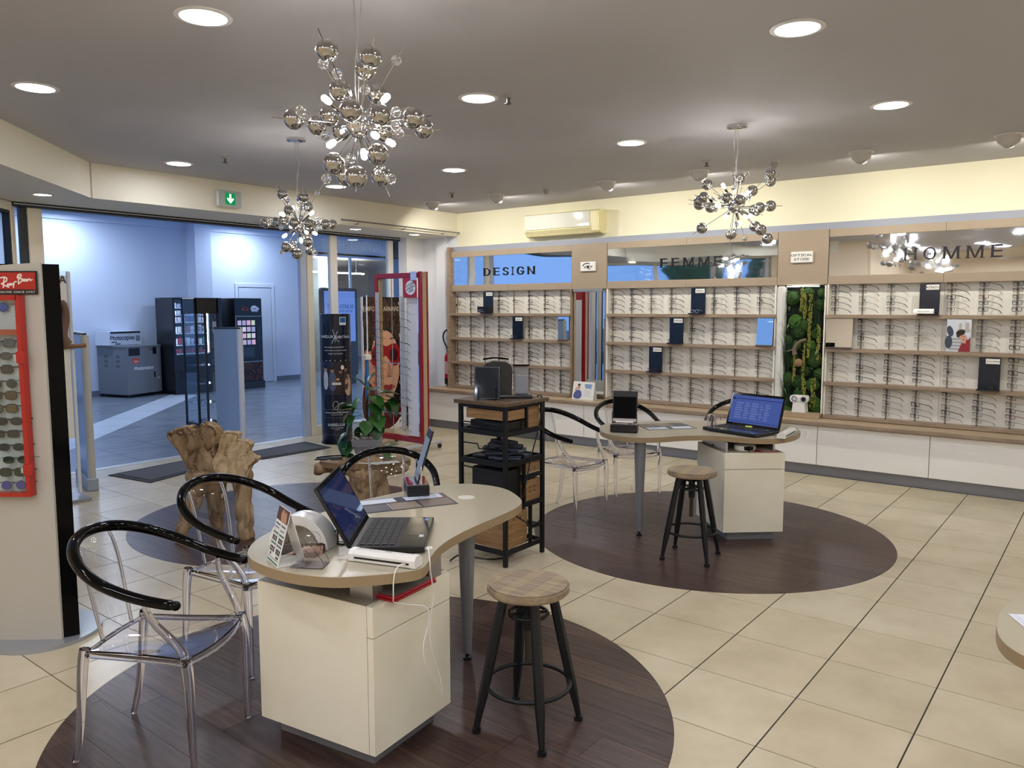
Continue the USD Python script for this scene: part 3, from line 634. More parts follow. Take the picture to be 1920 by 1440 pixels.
# ------------------------------------------------------------------ stools
def stool(lab, loc, rz, sw, seatz):
    t = T('industrial_stool', lab, 'stool', loc, rz)
    for k in range(6):
        g = sbox(-.168 + .056 * k + .0003, -.2, -.168 + .056 * (k + 1) - .0003, .2)
        d = Point(0, 0).buffer(.164, 24)
        mm = []
        for zz, off in ((seatz - .036, -.008), (seatz - .028, 0), (seatz - .008, 0), (seatz, -.008)): mm.append((zz, g.intersection(d.buffer(off))))
        ms = [prism(b[1] if b[1].area < a[1].area else a[1], a[0], b[0]) for a, b in zip(mm[:-1], mm[1:]) if a[1].area > 1e-6 and b[1].area > 1e-6]
        if ms: t.part('seat_board', ms, SEATW[k % 2])
    legs = [(math.cos(PI / 4 + k * PI / 2), math.sin(PI / 4 + k * PI / 2)) for k in range(4)]
    for c, s_ in legs:
        top, bot = np.array([c * .098, s_ * .098, seatz - .045]), np.array([c * .212, s_ * .212, .022])
        p = [top, top * .62 + bot * .38, top * .25 + bot * .75, bot]
        t.part('leg', [tube(p, [.019, .021, .019, .011], 6), cyl(bot + [0, 0, -.022], bot + [0, 0, -.004], .018, 12)], BLACKM, 30)
    ring = [(.168 * math.cos(a), .168 * math.sin(a), .185) for a in np.linspace(0, 2 * PI, 33)[:-1]]
    t.part('foot_ring', tube(ring, .0085, 8, True), BLACKM, 60)
    ring = [(.078 * math.cos(a), .078 * math.sin(a), seatz - .125) for a in np.linspace(0, 2 * PI, 25)[:-1]]
    t.part('collar_ring', tube(ring, .007, 6, True), BLACKM, 60)
    for k in range(4):
        c, s_ = legs[k]; t.part('brace', tube([(c * .018, s_ * .018, seatz - .075), (c * .10, s_ * .10, seatz - .052)], .0075, 6), BLACKM)
        t.part('spoke', tube([(c * .018, s_ * .018, seatz - .125), (c * .078, s_ * .078, seatz - .125)], .006, 6), BLACKM)
    t.part('seat_plate', disc((0, 0), .09, seatz - .042, seatz - .036), BLACKM)
    t.part('screw_nut', lathe([(0, seatz - .19), (.02, seatz - .19), (.022, seatz - .17), (.022, seatz - .05), (0, seatz - .05)], 12), BLACKM)
    t.part('screw', cyl((0, 0, seatz - .32), (0, 0, seatz - .04), .0135, 12), C('4a453c', .4, metallic=.7))
    return t
stool('industrial stool with round wooden seat beside the nearest desk', (-1.80, 2.40, 0), math.radians(6), SEATW, .598)
stool('industrial stool with round wooden seat before the far desk', (-2.225, 4.797, 0), math.radians(10), SEATW, .60)

# ------------------------------------------------------------------ industrial rack
rx0, rx1, ry0, ry1 = -3.47, -3.065, 3.845, 4.275
t = T('industrial_rack', 'black metal rack with wooden crates between the two desks', 'rack', ((rx0 + rx1) / 2, (ry0 + ry1) / 2, 0)); P = lambda *a, **k: t.part(*a, world=True, **k)
e = .026
for x in (rx0, rx1 - e):
    for y in (ry0, ry1 - e): P('post', bx(x, x + e, y, y + e, 0, 1.052, .002), BLACKM)
for k in range(3): P('top_board', bx(rx0 - .025, rx1 + .02, ry0 - .02 + .157 * k, ry0 - .02 + .157 * (k + 1) - .001, 1.052, 1.078, .003), RACKTOP)
def hrail(z, h=.022):
    P('rail', bx(rx0 + e, rx1 - e, ry0 + .003, ry0 + .021, z, z + h), BLACKM); P('rail', bx(rx0 + e, rx1 - e, ry1 - .021, ry1 - .003, z, z + h), BLACKM)
    P('rail', bx(rx1 - .021, rx1 - .003, ry0 + e, ry1 - e, z, z + h), BLACKM); P('rail', bx(rx0 + .003, rx0 + .021, ry0 + e, ry1 - e, z, z + h), BLACKM)
for z, h in ((1.03, .022), (.855, .032), (.655, .036), (.36, .03), (.075, .03)): hrail(z, h)
for z in (.858, .660, .366): P('shelf_board', bx(rx0 + .01, rx1 - .01, ry0 + .01, ry1 - .01, z + .004, z + .014), BLACKM)
P('rail', bx(rx1 - .021, rx1 - .003, ry0 + .22, ry1 - e, .55, .575), BLACKM); P('upright', bx(rx1 - .022, rx1 - .002, ry0 + .225, ry0 + .243, .891, 1.03), BLACKM)
P('upright', bx(rx1 - .022, rx1 - .002, ry0 + .20, ry0 + .218, .39, .655), BLACKM); P('upright', bx(rx1 - .022, rx1 - .002, ry0 + .27, ry0 + .288, .105, .36), BLACKM)
P('rail', bx(rx1 - .021, rx1 - .003, ry0 + .288, ry1 - e, .20, .222), BLACKM); P('shelf_board', bx(rx0 + .2, rx1 - .03, ry0 + .288, ry1 - .03, .206, .214), BLACKM)
P('wire_basket', [tube([(rx0 + .03, ry0 + .012, .93), (rx0 + .10, ry0 + .012, .93), (rx0 + .12, ry0 + .0, .905), (rx0 + .2, ry0 + .0, .905), (rx0 + .22, ry0 + .012, .93), (rx1 - .03, ry0 + .012, .93)], .005, 6), tube([(rx0 + .03, ry0 + .012, .79), (rx0 + .16, ry0 + .012, .79), (rx0 + .18, ry0, .762), (rx0 + .24, ry0, .762), (rx0 + .26, ry0 + .012, .79), (rx1 - .03, ry0 + .012, .79)], .005, 6), tube([(rx0 + .03, ry0 + .012, .63), (rx1 - .03, ry0 + .012, .615)], .005, 6)], BLACKM)
wv = panemat('smoky_sheet', (.78, .79, .77), 1.5)
P('mesh_panel', bx(rx0 + .012, rx0 + .014, ry0 + e, ry1 - e, .40, .85), wv); P('mesh_panel', bx(rx0 + e, rx1 - e, ry1 - .013, ry1 - .011, .11, .85), wv)
def crate(lab, x0, x1, y0, y1, z0, z1, holes_=0):
    c = T('wooden_crate', lab, 'crate', ((x0 + x1) / 2, (y0 + y1) / 2, z0)); Q = lambda *a, **k: c.part(*a, world=True, **k)
    w = .012
    Q('side_board', bx(x1 - w, x1, y0, y1, z0, z1, .002), CRATE); Q('side_board', bx(x0, x0 + w, y0, y1, z0, z1, .002), CRATE)
    Q('front_board', bx(x0 + w, x1 - w, y0, y0 + w, z0, z1, .002), CRATE); Q('back_board', bx(x0 + w, x1 - w, y1 - w, y1, z0, z1, .002), CRATE); Q('bottom', bx(x0 + w, x1 - w, y0 + w, y1 - w, z0, z0 + w), CRATE)
    for k in range(holes_): Q('nail', disc((0, 0), .006, 0, .001).apply_transform(frame((x1 + .0004, y0 + (y1 - y0) * (.38 + .3 * (k % 2)), z1 - .05 - .03 * (k // 2)), (0, 1, 0), (0, 0, 1))), C('3a2716', .7))
crate('shallow pine crate at the top left of the industrial rack', rx0 + .05, rx1 - .012, ry0 + .024, ry0 + .218, .957, 1.022)
crate('pine crate at the top right of the industrial rack', rx0 + .06, rx1 - .024, ry0 + .246, ry1 - .03, .876, 1.026)
crate('low pine crate in the middle of the industrial rack', rx0 + .05, rx1 - .024, ry0 + .222, ry1 - .03, .58, .652, 2)
crate('tall pine crate in the middle of the industrial rack', rx0 + .05, rx1 - .024, ry0 + .222, ry1 - .03, .384, .53, 4)
crate('big pine crate at the bottom of the industrial rack', rx0 + .03, rx1 - .028, ry0 + .03, ry0 + .265, .106, .34, 2)
t = T('black_box', 'black box in the middle left compartment of the rack', 'box', (rx0 + .2, ry0 + .12, .3855)); t.part('shell', bx(rx0 + .09, rx1 - .03, ry0 + .03, ry0 + .195, .3855, .63, .006), BLACK, world=True); t.part('handle', bx(rx0 + .14, rx0 + .23, ry0 + .022, ry0 + .031, .50, .51), STEEL, world=True)
t = T('black_box', 'low black drawer under the shallow crate of the rack', 'box', (rx0 + .2, ry0 + .12, .876)); t.part('shell', bx(rx0 + .08, rx1 - .03, ry0 + .03, ry0 + .215, .876, .945, .004), BLACK, world=True)
# pile of dark trays on the rack
for k in range(22):
    a = rng.uniform(0, 2 * PI); rr = rng.uniform(0.02, .12); lv = k // 5
    cx, cy = (rx0 + rx1) / 2 + .02 + rr * math.cos(a) * (1.2 - lv * .25), (ry0 + ry1) / 2 + .0 + rr * math.sin(a) * (1.3 - lv * .3)
    t = T('frame_tray', 'dark spectacle tray in the pile on the middle shelf of the rack', 'tray', (cx, cy, .675 + .024 * lv + .002 * (k % 4)), rng.uniform(-.8, .8), 'dark trays piled on the rack')
    t.part('body', bx(-.085, .085, -.04, .04, 0, .016, .004), C(['343b48', '454d5c', '23272f'][k % 3], .25)); t.part('rim', tube([(-.083, -.038, .017), (.083, -.038, .017), (.083, .038, .017), (-.083, .038, .017)], .003, 4, True), C('59616e', .3))
solo('cable', tube(spline([(-3.12, 4.26, 1.083), (-3.055, 4.225, 1.083), (-3.048, 4.21, 1.0), (-3.05, 4.17, .85), (-3.05, 4.10, .7), (-3.05, 4.03, .5), (-3.06, 4.0, .42)], 30), .0045, 6), BLACK, 'black power cord hanging from the coffee machine down the rack', 'cable')
solo('cable', tube(spline([(-3.075, 3.93, .36), (-3.05, 3.98, .30), (-3.05, 4.07, .24), (-3.05, 4.09, .18), (-3.06, 4.06, .13)], 24), .0045, 6), BLACK, 'black cord looping over the big bottom crate of the rack', 'cable')
solo('cable', tube(spline([(-3.44, 3.72, .006), (-3.42, 3.75, .03), (-3.36, 3.76, .055), (-3.28, 3.80, .04), (-3.2, 3.9, .02), (-3.22, 4.1, .007)], 24), .006, 6), BLACK, 'black cord lying on the floor under the rack', 'cable')
# coffee machine, tilted frame
t = T('coffee_machine', 'black capsule coffee machine with clear water tank on the rack', 'coffee machine', (-3.27, 4.07, 1.0785), math.radians(40)); BLK2 = C('23262b', .28)
pr = [(-.12, .02), (.06, .02), (.065, .19), (.055, .222), (.02, .245), (-.06, .25), (-.115, .235), (-.12, .215)]
t.part('body', put(prism(pr, -.055, .055), frame((0, 0, 0), (1, 0, 0), (0, 0, 1))), BLK2, 40)
t.part('base', bx(-.13, .20, -.06, .06, 0, .022, .006), BLK2); t.part('lever', tube(spline([(-.125, -.045, .262), (-.05, -.045, .272), (.04, -.045, .262)], 10), .006, 6), BLACKG); t.part('lever', tube([(-.125, -.045, .262), (-.125, .045, .262)], .006, 6), BLACKG)
t.part('groove', bx(-.1205, .064, -.0565, -.0550, .15, .153), BLACK)
t.part('water_tank', bx(.075, .175, -.05, .05, .024, .215, .012), mat('tank_wall', '9aa0aa', .08, alpha=.35)); t.part('water', bx(.079, .171, -.046, .046, .026, .15, .01), mat('tank_water', 'a9adb8', .08, alpha=.6)); t.part('tank_lid', bx(.068, .18, -.054, .054, .2155, .228, .004), BLACKG)
t = T('capsule_display', 'dark picture frame on clear feet in front of the coffee machine', 'display frame', (-3.275, 3.91, 1.0785), math.radians(35))
mm = M4(); mm[:3, :3] = trimesh.transformations.rotation_matrix(-.22, (1, 0, 0))[:3, :3]
t.part('panel', put(bx(-.085, .085, -.004, .004, .004, .222, .002), mm), NAVY); t.part('screen', put(bx(-.078, .078, -.0052, -.0042, .012, .215), mm), C('1a222c', .05))
for s_ in (-.055, .06): t.part('foot', put(prism(Polygon(spline([(-.05, 0), (.045, 0), (.05, .01), (.0, .085), (-.012, .08), (-.04, .02)], 20, True)), -.003, .003), frame((s_, 0, .0), (0, 1, 0), (0, 0, 1))), panemat('smoke_acrylic', (.35, .42, .47), 1.5))

# ------------------------------------------------------------------ laptops, scanners, tablets
def laptop(lab, hl, hr, depth, z0, screen, tilt, gloss, kb):
    """hl, hr: hinge ends; the base runs to the right of hl->hr"""
    hl, hr = np.array(hl), np.array(hr); w = np.linalg.norm(hr - hl); u = (hr - hl) / w; v = np.array([u[1], -u[0]])
    a = math.atan2(u[1], u[0]); t = T('laptop', lab, 'laptop', (*hl, z0), a)       # local x along hinge, -y towards the user
    t.part('base', bx(0, w, -depth, 0, .004, .026, .004), C('17181a', .3)); t.part('palm_rest', bx(.012, w - .012, -depth + .004, -depth + .10, .0262, .0268), C('3b3a37', .08))
    kt = t.part('keyboard_tray', bx(.018, w - .018, -depth + .105, -.025, .0262, .0266), C('101113', .5))
    for r in range(5):
        y1 = -.034 - .0295 * r * (depth - .145) / .1475
        for c in range(14): t.part('key', bx(.026 + c * (w - .055) / 14, .026 + (c + .86) * (w - .055) / 14, y1 - .021, y1, .0266, .0295, .001), C('1b1c1f', .45), False, under=kt)
    t.part('touchpad', bx(w * .36, w * .60, -depth + .02, -depth + .085, .0268, .0272), C('4a4844', .1))
    for k, cc in ((.30, 'c8ccd2'), (.86, '5f86b8')): t.part('sticker', bx(w * k, w * k + .03, -depth + .018, -depth + .036, .0269, .0273), C(cc, .4))
    m = M4(); m[:3, :3] = trimesh.transformations.rotation_matrix(-tilt, (1, 0, 0))[:3, :3]; m[:3, 3] = [0, -.004, .024]; hgt = .262 if not kb else .258
    S = lambda n, me, ma, **k: t.part(n, put(me, m), ma, **k)
    lid = S('lid', bx(0, w, 0, .012, 0, hgt, .004), C('0c0d10', .15)); S('bezel', under=lid, me=bx(.002, w - .002, -.0006, 0, .002, hgt - .002), ma=C('0b0b0d', .1))
    S('display', bx(.017, w - .017, -.0012, -.0007, .02, hgt - .02), screen, smooth=False, under=lid)
    return t, S, w, hgt
SCR_A = usdkit.material(stage, LK + 'screen_dim', {'p': ('principled_bsdf', {'base_color': lin('10162c'), 'roughness': .04, 'emission_color': lin('2c3a74'), 'emission_strength': .22})}, surface='p.BSDF')
SCR_B = emit('screen_blue', '5468b4', .55)
tA, S, w, hgt = laptop('black laptop with dark blue screen on the nearest desk', (-2.262, 1.887), (-2.532, 2.22), .285, .752, SCR_A, .50, 1, 0)
S('taskbar', bx(.017, w - .017, -.0016, -.0012, .02, .028), C('161b2a', .3)); S('screen_reflection_icon', bx(w * .6, w * .62, -.0016, -.0012, .05, .06), C('8f97b4', .4)); S('camera', disc((0, 0), .003, 0, .0004).apply_transform(frame((w / 2, -.0007, hgt - .01), (1, 0, 0), (0, 0, 1))), BLACK)  # small pale mark on the display
tB, S, w, hgt = laptop('black laptop with a bright blue table on screen, on the far desk', (-2.415, 5.805), (-1.955, 5.69), .29, .752, SCR_B, .30, 0, 1)
row = emit('screen_row', '6f82c4', .55); drk = emit('screen_dark', '27336e', .55)
S('menu_bar', bx(.018, w - .018, -.0016, -.0012, hgt - .048, hgt - .044), drk); S('side_bar', bx(.018, .045, -.0016, -.0012, hgt - .055, hgt - .040), drk); S('status_bar', bx(.018, w - .018, -.0016, -.0012, .034, .037), drk)
for k in range(7):
    for x0, x1 in ((.06, .13), (.14, .19), (.20, .27), (.28, .31), (.32, .37)): S('table_cell', bx(x0, x1 - .004 - .008 * ((k * 7 + int(x0 * 50)) % 3), -.0016, -.0012, .058 + .019 * k, .070 + .019 * k), row, smooth=False)
t = T('highlighter', 'yellow green marker lying on the far laptop keyboard', 'pen', (-2.20, 5.66, .789), .0)
t.part('body', tube([(-.0, 0, 0), (.05, .0, 0)], .009, 10), C('b9cf5a', .35)); t.part('tip', tube([(-.06, 0, .0), (-.0, 0, 0)], [.002, .004], 8), C('3a4022', .4))
t = T('power_led', 'small white sticker on the far laptop hinge corner', 'sticker', (-2.02, 5.62, .7800)); t.part('dot', put(disc((0, 0), .013, 0, .001), M4()), C('e8eaf2', .3))  # plain pale dot, not emissive
# portable scanners
def scanner(lab, loc, rz, L=.275):
    t = T('document_scanner', lab, 'scanner', loc, rz)
    pr = [(-.028, .002), (.026, .002), (.030, .012), (.026, .030), (.012, .041), (-.02, .041), (-.03, .028)]
    t.part('body', put(prism(pr, -L / 2 + .022, L / 2 - .022), frame((0, 0, 0), (0, 1, 0), (0, 0, 1))), WHITEP, 40)
    for a, b in ((-L / 2, -L / 2 + .0215), (L / 2 - .0215, L / 2)): t.part('end_cap', put(prism(Polygon(pr).buffer(.0012), a, b), frame((0, 0, 0), (0, 1, 0), (0, 0, 1))), WHITEP, 40)
    t.part('slot', bx(-L / 2 + .025, L / 2 - .025, -.0305, -.024, .012, .019), C('1a1512', .6))
    t.part('logo', bx(.0, .028, -.002, .006, .0411, .0416), C('9aa0a8', .4))
    return t
scanner('white portable scanner with a dark slot in front of the near laptop', (-2.082, 1.902, .7515), math.atan2(.081, .257))
scanner('small white scanner at the right end of the far desk', (-1.893, 5.66, .7515), math.atan2(.335, .0) + .1, .33)
solo('usb_cable', tube(spline([(-1.975, 1.90, .768), (-1.972, 1.855, .765), (-1.968, 1.835, .72), (-1.975, 1.84, .66), (-2.0, 1.87, .63), (-1.985, 1.95, .60), (-1.965, 2.0, .575), (-1.967, 2.0, .50), (-1.968, 1.98, .44), (-1.966, 1.99, .36), (-1.970, 2.06, .24), (-1.966, 2.075, .22), (-1.966, 2.06, .30), (-1.968, 2.02, .42), (-1.966, 2.02, .55), (-1.962, 2.03, .62), (-1.955, 2.01, .70), (-1.95, 2.0, .755), (-1.985, 2.03, .785), (-2.01, 2.06, .782)], 90), .0024, 6), WHITEP, 'thin white cable hanging in a long loop from the near desk', 'cable')
t = T('usb_plug', 'white plug pushed into the front of the near laptop', 'plug', (-2.015, 2.065, .772), .8); t.part('shell', bx(-.012, .012, -.007, .007, 0, .012, .003), WHITEP); t.part('collar', bx(-.018, -.012, -.005, .005, .002, .010), STEEL)
solo('charger_cable', tube(spline([(-2.38, 1.98, .80), (-2.41, 1.93, .80), (-2.44, 1.90, .765), (-2.46, 1.92, .757), (-2.36, 1.97, .757), (-2.30, 1.93, .757)], 30), .0028, 6), BLACK, 'thin black cable running from the white lens tool to the near laptop', 'cable')
solo('scanner_cable', tube(spline([(-1.90, 5.80, .77), (-1.85, 5.86, .775), (-1.815, 5.88, .765), (-1.80, 5.86, .735), (-1.81, 5.83, .71)], 20), .0026, 6), WHITEP, 'thin white cable curling over the right end of the far desk', 'cable')
t = T('red_folder', 'flat red folder stack on the nearest desk cabinet under the tabletop', 'folder', (-2.07, 1.99, .6245), math.radians(97))
t.part('cover', bx(-.125, .13, -.05, .045, .0, .008, .002), C('a01822', .4)); t.part('cover', bx(-.120, .128, -.048, .045, .0095, .018, .002), C('b3202b', .35)); t.part('leaflet', bx(-.11, .12, -.04, .04, .0182, .0195), C('7f7a74', .5))
# brochure A-frame
t = T('price_card', 'white folding card with small black icons on the near desk', 'card', (-2.405, 1.643, .7515), math.atan2(-.042, .123))
m = M4(); m[:3, :3] = trimesh.transformations.rotation_matrix(-.27, (1, 0, 0))[:3, :3]
t.part('front', put(bx(-.066, .066, 0, .002, 0, .205), m), WHITEP, False)
t.part('back', put(bx(-.066, .066, -.001, .001, 0, .20), frame((0, .105, 0), (1, 0, 0), (0, -.26, 1)) @ trimesh.transformations.rotation_matrix(-PI / 2, (1, 0, 0))), WHITEP, False)
t.part('fold_base', bx(-.066, .066, .001, .105, 0, .0015), WHITEP, False)
FF = m @ frame((0, -.0004, 0), (1, 0, 0), (0, 0, 1)); R_ = lambda a, b, c, d: sbox(a, c, b, d)
def pr_(name, poly, col, r=.4, z=0): t.part(name, put(prism(poly, z, z + .0005), FF), C(col, r), False)
pr_('printed_photo', R_(-.064, .064, .155, .203), '5b3f33'); pr_('printed_faces', unary_union([ellipse((.0, .178), .018, .02), ellipse((.03, .175), .016, .02), R_(-.01, .05, .157, .17)]), 'c39272', .4, .0006)
pr_('printed_strip', R_(-.06, -.004, .105, .111).union(R_(.008, .06, .105, .111)).union(R_(-.06, -.004, .066, .072)).union(R_(.008, .06, .066, .072)).union(R_(-.06, .06, .004, .010)), '4f7a69')
pr_('printed_icons', unary_union([ellipse((x, y), .006, .005) for y in (.093, .083, .053, .043) for x in (-.05, -.033, -.015, .018, .034, .05)] + [ellipse((-.04, .03), .006, .005), ellipse((.03, .028), .006, .005), ellipse((.046, .028), .006, .005), R_(-.06, .06, .018, .0195)]), '26282c')
pr_('printed_title', unary_union([R_(-.055, -.005, .138, .144), R_(.01, .055, .138, .144), R_(-.055, -.012, .126, .130), R_(.01, .048, .122, .126)]), '6a6f78')
# white arched lens tool
t = T('lens_tool', 'white arched optical tool standing behind the price card', 'optical tool', (-2.50, 1.855, .7515), .42)
def arch(r0, r1, n=18): return Polygon([(r1 * math.cos(a), r1 * math.sin(a)) for a in np.linspace(0, PI, n)] + [(r0 * math.cos(a), r0 * math.sin(a)) for a in np.linspace(PI, 0, n)])
t.part('arch', put(prism(arch(.092, .128), -.045, .045), frame((0, 0, 0), (1, 0, 0), (0, 0, 1))), WHITEP, 30); t.part('inner_shell', put(prism(arch(.083, .0915), -.038, .03), frame((0, 0, 0), (1, 0, 0), (0, 0, 1))), C('d9d4cc', .1, metallic=.0), 30)
t.part('back_plate', put(prism(Polygon([(.091 * math.cos(a), .091 * math.sin(a)) for a in np.linspace(0, PI, 18)]), -.006, 0), frame((0, .028, 0), (1, 0, 0), (0, 0, 1))), C('bdb6ab', .2), 30)
t.part('lettering', put(text('VARILUX', .009, .0006, wide=1.1), frame((.03, -.0, .1285), (1, 0, -.24), (0, 1, 0))), C('8d94a6', .4))
t = T('lens_magnet', 'small black clip device beside the white lens tool', 'clip', (-2.40, 1.945, .7515), .4); t.part('stem', tube([(0, 0, 0), (.0, 0, .075), (.02, .01, .098), (.045, .015, .075), (0, 0, .072)], .003, 6), BLACK); t.part('foot', bx(-.012, .03, -.012, .012, 0, .006, .002), BLACK)
t = T('leaflet', 'folded colour leaflets lying behind the price card', 'leaflet', (-2.40, 1.76, .752), .5)
for k, cc in enumerate(('5b4334', '8a5c3e', 'a87a55', '3a2c28')): t.part('sheet', put(bx(-.09, .07, -.03, .03, .001, .002), M4((.004 * k, .012 * k, .003 * k), .12 * k) @ trimesh.transformations.rotation_matrix(.25 + .12 * k, (1, 0, 0))), C(cc, .3), False)
t = T('acrylic_stand', 'clear acrylic display foot on the near desk front', 'display stand', (-2.275, 1.715, .752), .55)
t.part('base', bx(-.06, .06, -.04, .04, 0, .004), CLEAR, False); ac = Polygon(spline([(-.055, .0), (.055, 0), (.052, .03), (.03, .06), (.032, .10), (.0, .115), (-.03, .09), (-.018, .06), (-.04, .035)], 36, True)).difference(ellipse((.005, .075), .014, .022))
for yy in (-.028, .024): t.part('cheek', put(prism(ac, 0, .004), frame((0, yy, .004), (1, 0, 0), (0, 0, 1))), CLEAR, False)
# measuring tablets on metal stands
def tablet(lab, loc, rz, screen, hgt, wdt, lean):
    t = T('measuring_tablet', lab, 'tablet', loc, rz)
    t.part('base', bx(-.10, .10, -.055, .055, 0, .056, .004), BLACK); t.part('base_plate', bx(-.098, .098, -.053, .053, .0562, .059, .001), CHROME)
    t.part('upright', bx(.092, .099, .01, .018, .059, .15), CHROME); t.part('upright', bx(-.099, -.092, .01, .018, .059, .15), CHROME)
    m = M4((0, 0, .062)); m[:3, :3] = trimesh.transformations.rotation_matrix(-lean, (1, 0, 0))[:3, :3]
    t.part('case', put(bx(-wdt / 2, wdt / 2, -.004, .005, .0, hgt, .003), m), BLACK); t.part('display', put(bx(-wdt / 2 + .008, wdt / 2 - .008, -.0052, -.0042, .04, hgt - .045), m), screen, False)
    t.part('chin', put(bx(-wdt / 2 + .004, wdt / 2 - .004, -.0056, -.0042, .012, .036), m), C('b9bcc2', .15, metallic=.6), False)
    return t, m
t, m = tablet('measuring tablet with grey blue screen on a black base, near desk', (-2.775, 2.755, .7525), math.radians(-38.5), emit('tablet_screen', '8796ae', .55), .27, .15, .30)
t, m = tablet('black measuring tablet seen from behind on the far desk', (-2.92, 5.10, .7525), math.radians(22), C('050506', .7, specular_ior_level=.1), .245, .185, .14)
t.part('white_edge', put(bx(-.066, .066, -.006, -.0045, .006, .018), m), WHITEP, False)
# desk mats
def mat_(lab, loc, rz, sx, sy, seed):
    t = T('counter_mat', lab, 'desk mat', loc, rz); r2 = random.Random(seed)
    t.part('sheet', bx(-sx, sx, -sy, sy, 0, .0012), C('3a3a44', .3), False)
    def q(n, a, b, c, d, col, z=.0013): t.part(n, bx(a * sx, b * sx, c * sy, d * sy, z, z + .0004), C(col, .35), False)
    q('printed_photo', -.95, -.3, -.1, .9, '6f6259'); q('printed_photo', -.25, .3, -.05, .9, '8a7a6a'); q('printed_photo', .35, .95, .0, .9, '57525a')
    q('printed_card', -.9, -.1, -.85, -.25, 'cdd4e2'); q('printed_card', .1, .9, -.85, -.25, 'd3d9e4'); q('printed_band', -1, 1, -.98, -.9, '8d96aa'); q('printed_logo', -.95, -.8, -.22, -.12, 'a04a3c', .0018); q('printed_logo', .32, .34, -.1, .9, 'b8c0ce')
    for k in range(5): q('printed_line', -.8, -.8 + .1 * (k + 1), -.75 + .1 * k, -.72 + .1 * k, '8a93a6', .0018)
mat_('dark printed mat with pale cards under the near tablet', (-2.672, 2.565, .7508), math.radians(62) + PI, .235, .125, 1)
mat_('pale printed mat lying between far tablet and laptop', (-2.80, 5.53, .7508), math.radians(50), .20, .15, 2)
t = T('paper_note', 'pale blue paper peeking out behind the near laptop screen', 'paper', (-2.62, 2.03, .7508), .9); t.part('sheet', bx(-.10, .10, -.03, .04, 0, .001), C('a8c0d8', .4), False); t.part('printed_line', bx(-.08, .05, 0, .004, .0011, .0014), C('5b7898', .4), False)
# far desk extras
t = T('acrylic_cup', 'clear acrylic pen cup left of the far laptop', 'cup', (-2.50, 5.72, .7515)); t.part('wall', lathe([(.036, 0), (.038, .10), (.034, .104), (.034, .004), (0, .004), (0, 0), (.036, 0)], 20), CLEAR, 40); t.part('pen', tube([(.005, 0, .006), (.012, .0, .09)], .006, 6), C('3c4250', .3)); t.part('base', bx(-.06, .06, -.05, .05, -.0, .0035), CLEARP)
t = T('round_gadget', 'white round device inside the open shelf of the far desk', 'device', (-2.14, 5.50, .6445), math.radians(-48)); t.part('body', lathe([(0, 0), (.075, 0), (.08, .012), (.076, .034), (.05, .042), (0, .044)], 28), WHITEP, 40); t.part('lens', put(disc((0, 0), .018, 0, .004), frame((.079, 0, .02), (0, 1, 0), (0, 0, 1))), BLACKG); t.part('band', bx(.066, .083, -.032, .032, .008, .034, .003), BLACKG)
t = T('red_booklet', 'red edged papers in the open shelf of the far desk', 'papers', (-2.03, 5.58, .6445), math.radians(41)); t.part('sheet', bx(-.09, .08, -.1, .1, 0, .004), C('a5232c', .5), False); t.part('sheet', put(bx(-.06, .07, -.09, .09, .0045, .006), M4((0, 0, 0), .2)), C('d7c9c4', .5), False)
solo('coiled_cable', tube(spline([(-2.36 + .03 * math.cos(a), 5.47 + .03 * math.sin(a) + .004 * a, .651 + .002 * a) for a in np.linspace(0, 12, 30)], 60), .003, 5), BLACK, 'black cable coil on the far desk cabinet beside its open shelf', 'cable')

# ------------------------------------------------------------------ driftwood stumps and plant
def shift(ch, o): return [[(x + o[0], y + o[1], z + o[2], r) for x, y, z, r in c] for c in ch]
# local axes: r = along picture right (.787,.617), d = away (-.61,.78)
def rd(r, d, z, rad): return (.787 * r - .61 * d, .617 * r + .78 * d, z, rad)
def slabroot(outl, d0, th, lean, edge, amp, freq, seed):
    """a thick gnarled plate: outline in (r, z), centred at depth d0, leaning back"""
    g = Polygon(spline(outl, 70, True)).buffer(0)
    man = m3.Manifold(m3.Mesh(np.asarray(prism(g, -th / 2, th / 2).vertices, np.float32), np.asarray(prism(g, -th / 2, th / 2).faces, np.uint32)))
    t_ = prism(g, -th / 2, th / 2); t_.merge_vertices()
    v, f_ = trimesh.remesh.subdivide_to_size(t_.vertices, t_.faces, edge); t_ = trimesh.Trimesh(v, f_); t_.merge_vertices()
    trimesh.smoothing.filter_taubin(t_, iterations=14)
    n = t_.vertex_normals; d = meshkit.fbm(t_.vertices * freq, 4, seed) - .5
    ln = t_.vertices * [freq * 2.6, freq * .9, freq * 2.6]
    d = d - 1.0 * np.exp(-np.abs(meshkit.fbm(ln + 5, 3, seed + 9) - .5) * 20) + .2
    V = t_.vertices + n * (d * amp)[:, None]
    zm = g.centroid.y; r, z, dd = V[:, 0], V[:, 1], -V[:, 2]
    dd = dd + (z - zm) * math.sin(lean) + d0; z = zm + (z - zm) * math.cos(lean)
    t_.vertices = np.stack([.787 * r - .61 * dd, .617 * r + .78 * dd, z], 1) + [-5.02, 3.17, 0]
    return t_
k3 = lambda x, y: ((x - 722) / 1250, .849 - (y - 100) / 1245)
left = [k3(*q) for q in ((128, 160), (175, 158), (240, 122), (325, 122), (372, 205), (408, 150), (432, 92), (552, 118), (546, 260), (520, 335), (545, 430), (560, 540), (470, 590), (380, 560), (310, 520), (262, 420), (190, 300))]
right = [k3(*q) for q in ((548, 170), (640, 158), (715, 178), (712, 228), (770, 240), (845, 275), (828, 340), (872, 392), (918, 412), (902, 458), (872, 480), (850, 570), (795, 628), (690, 570), (620, 560), (540, 520), (530, 400), (560, 285))]
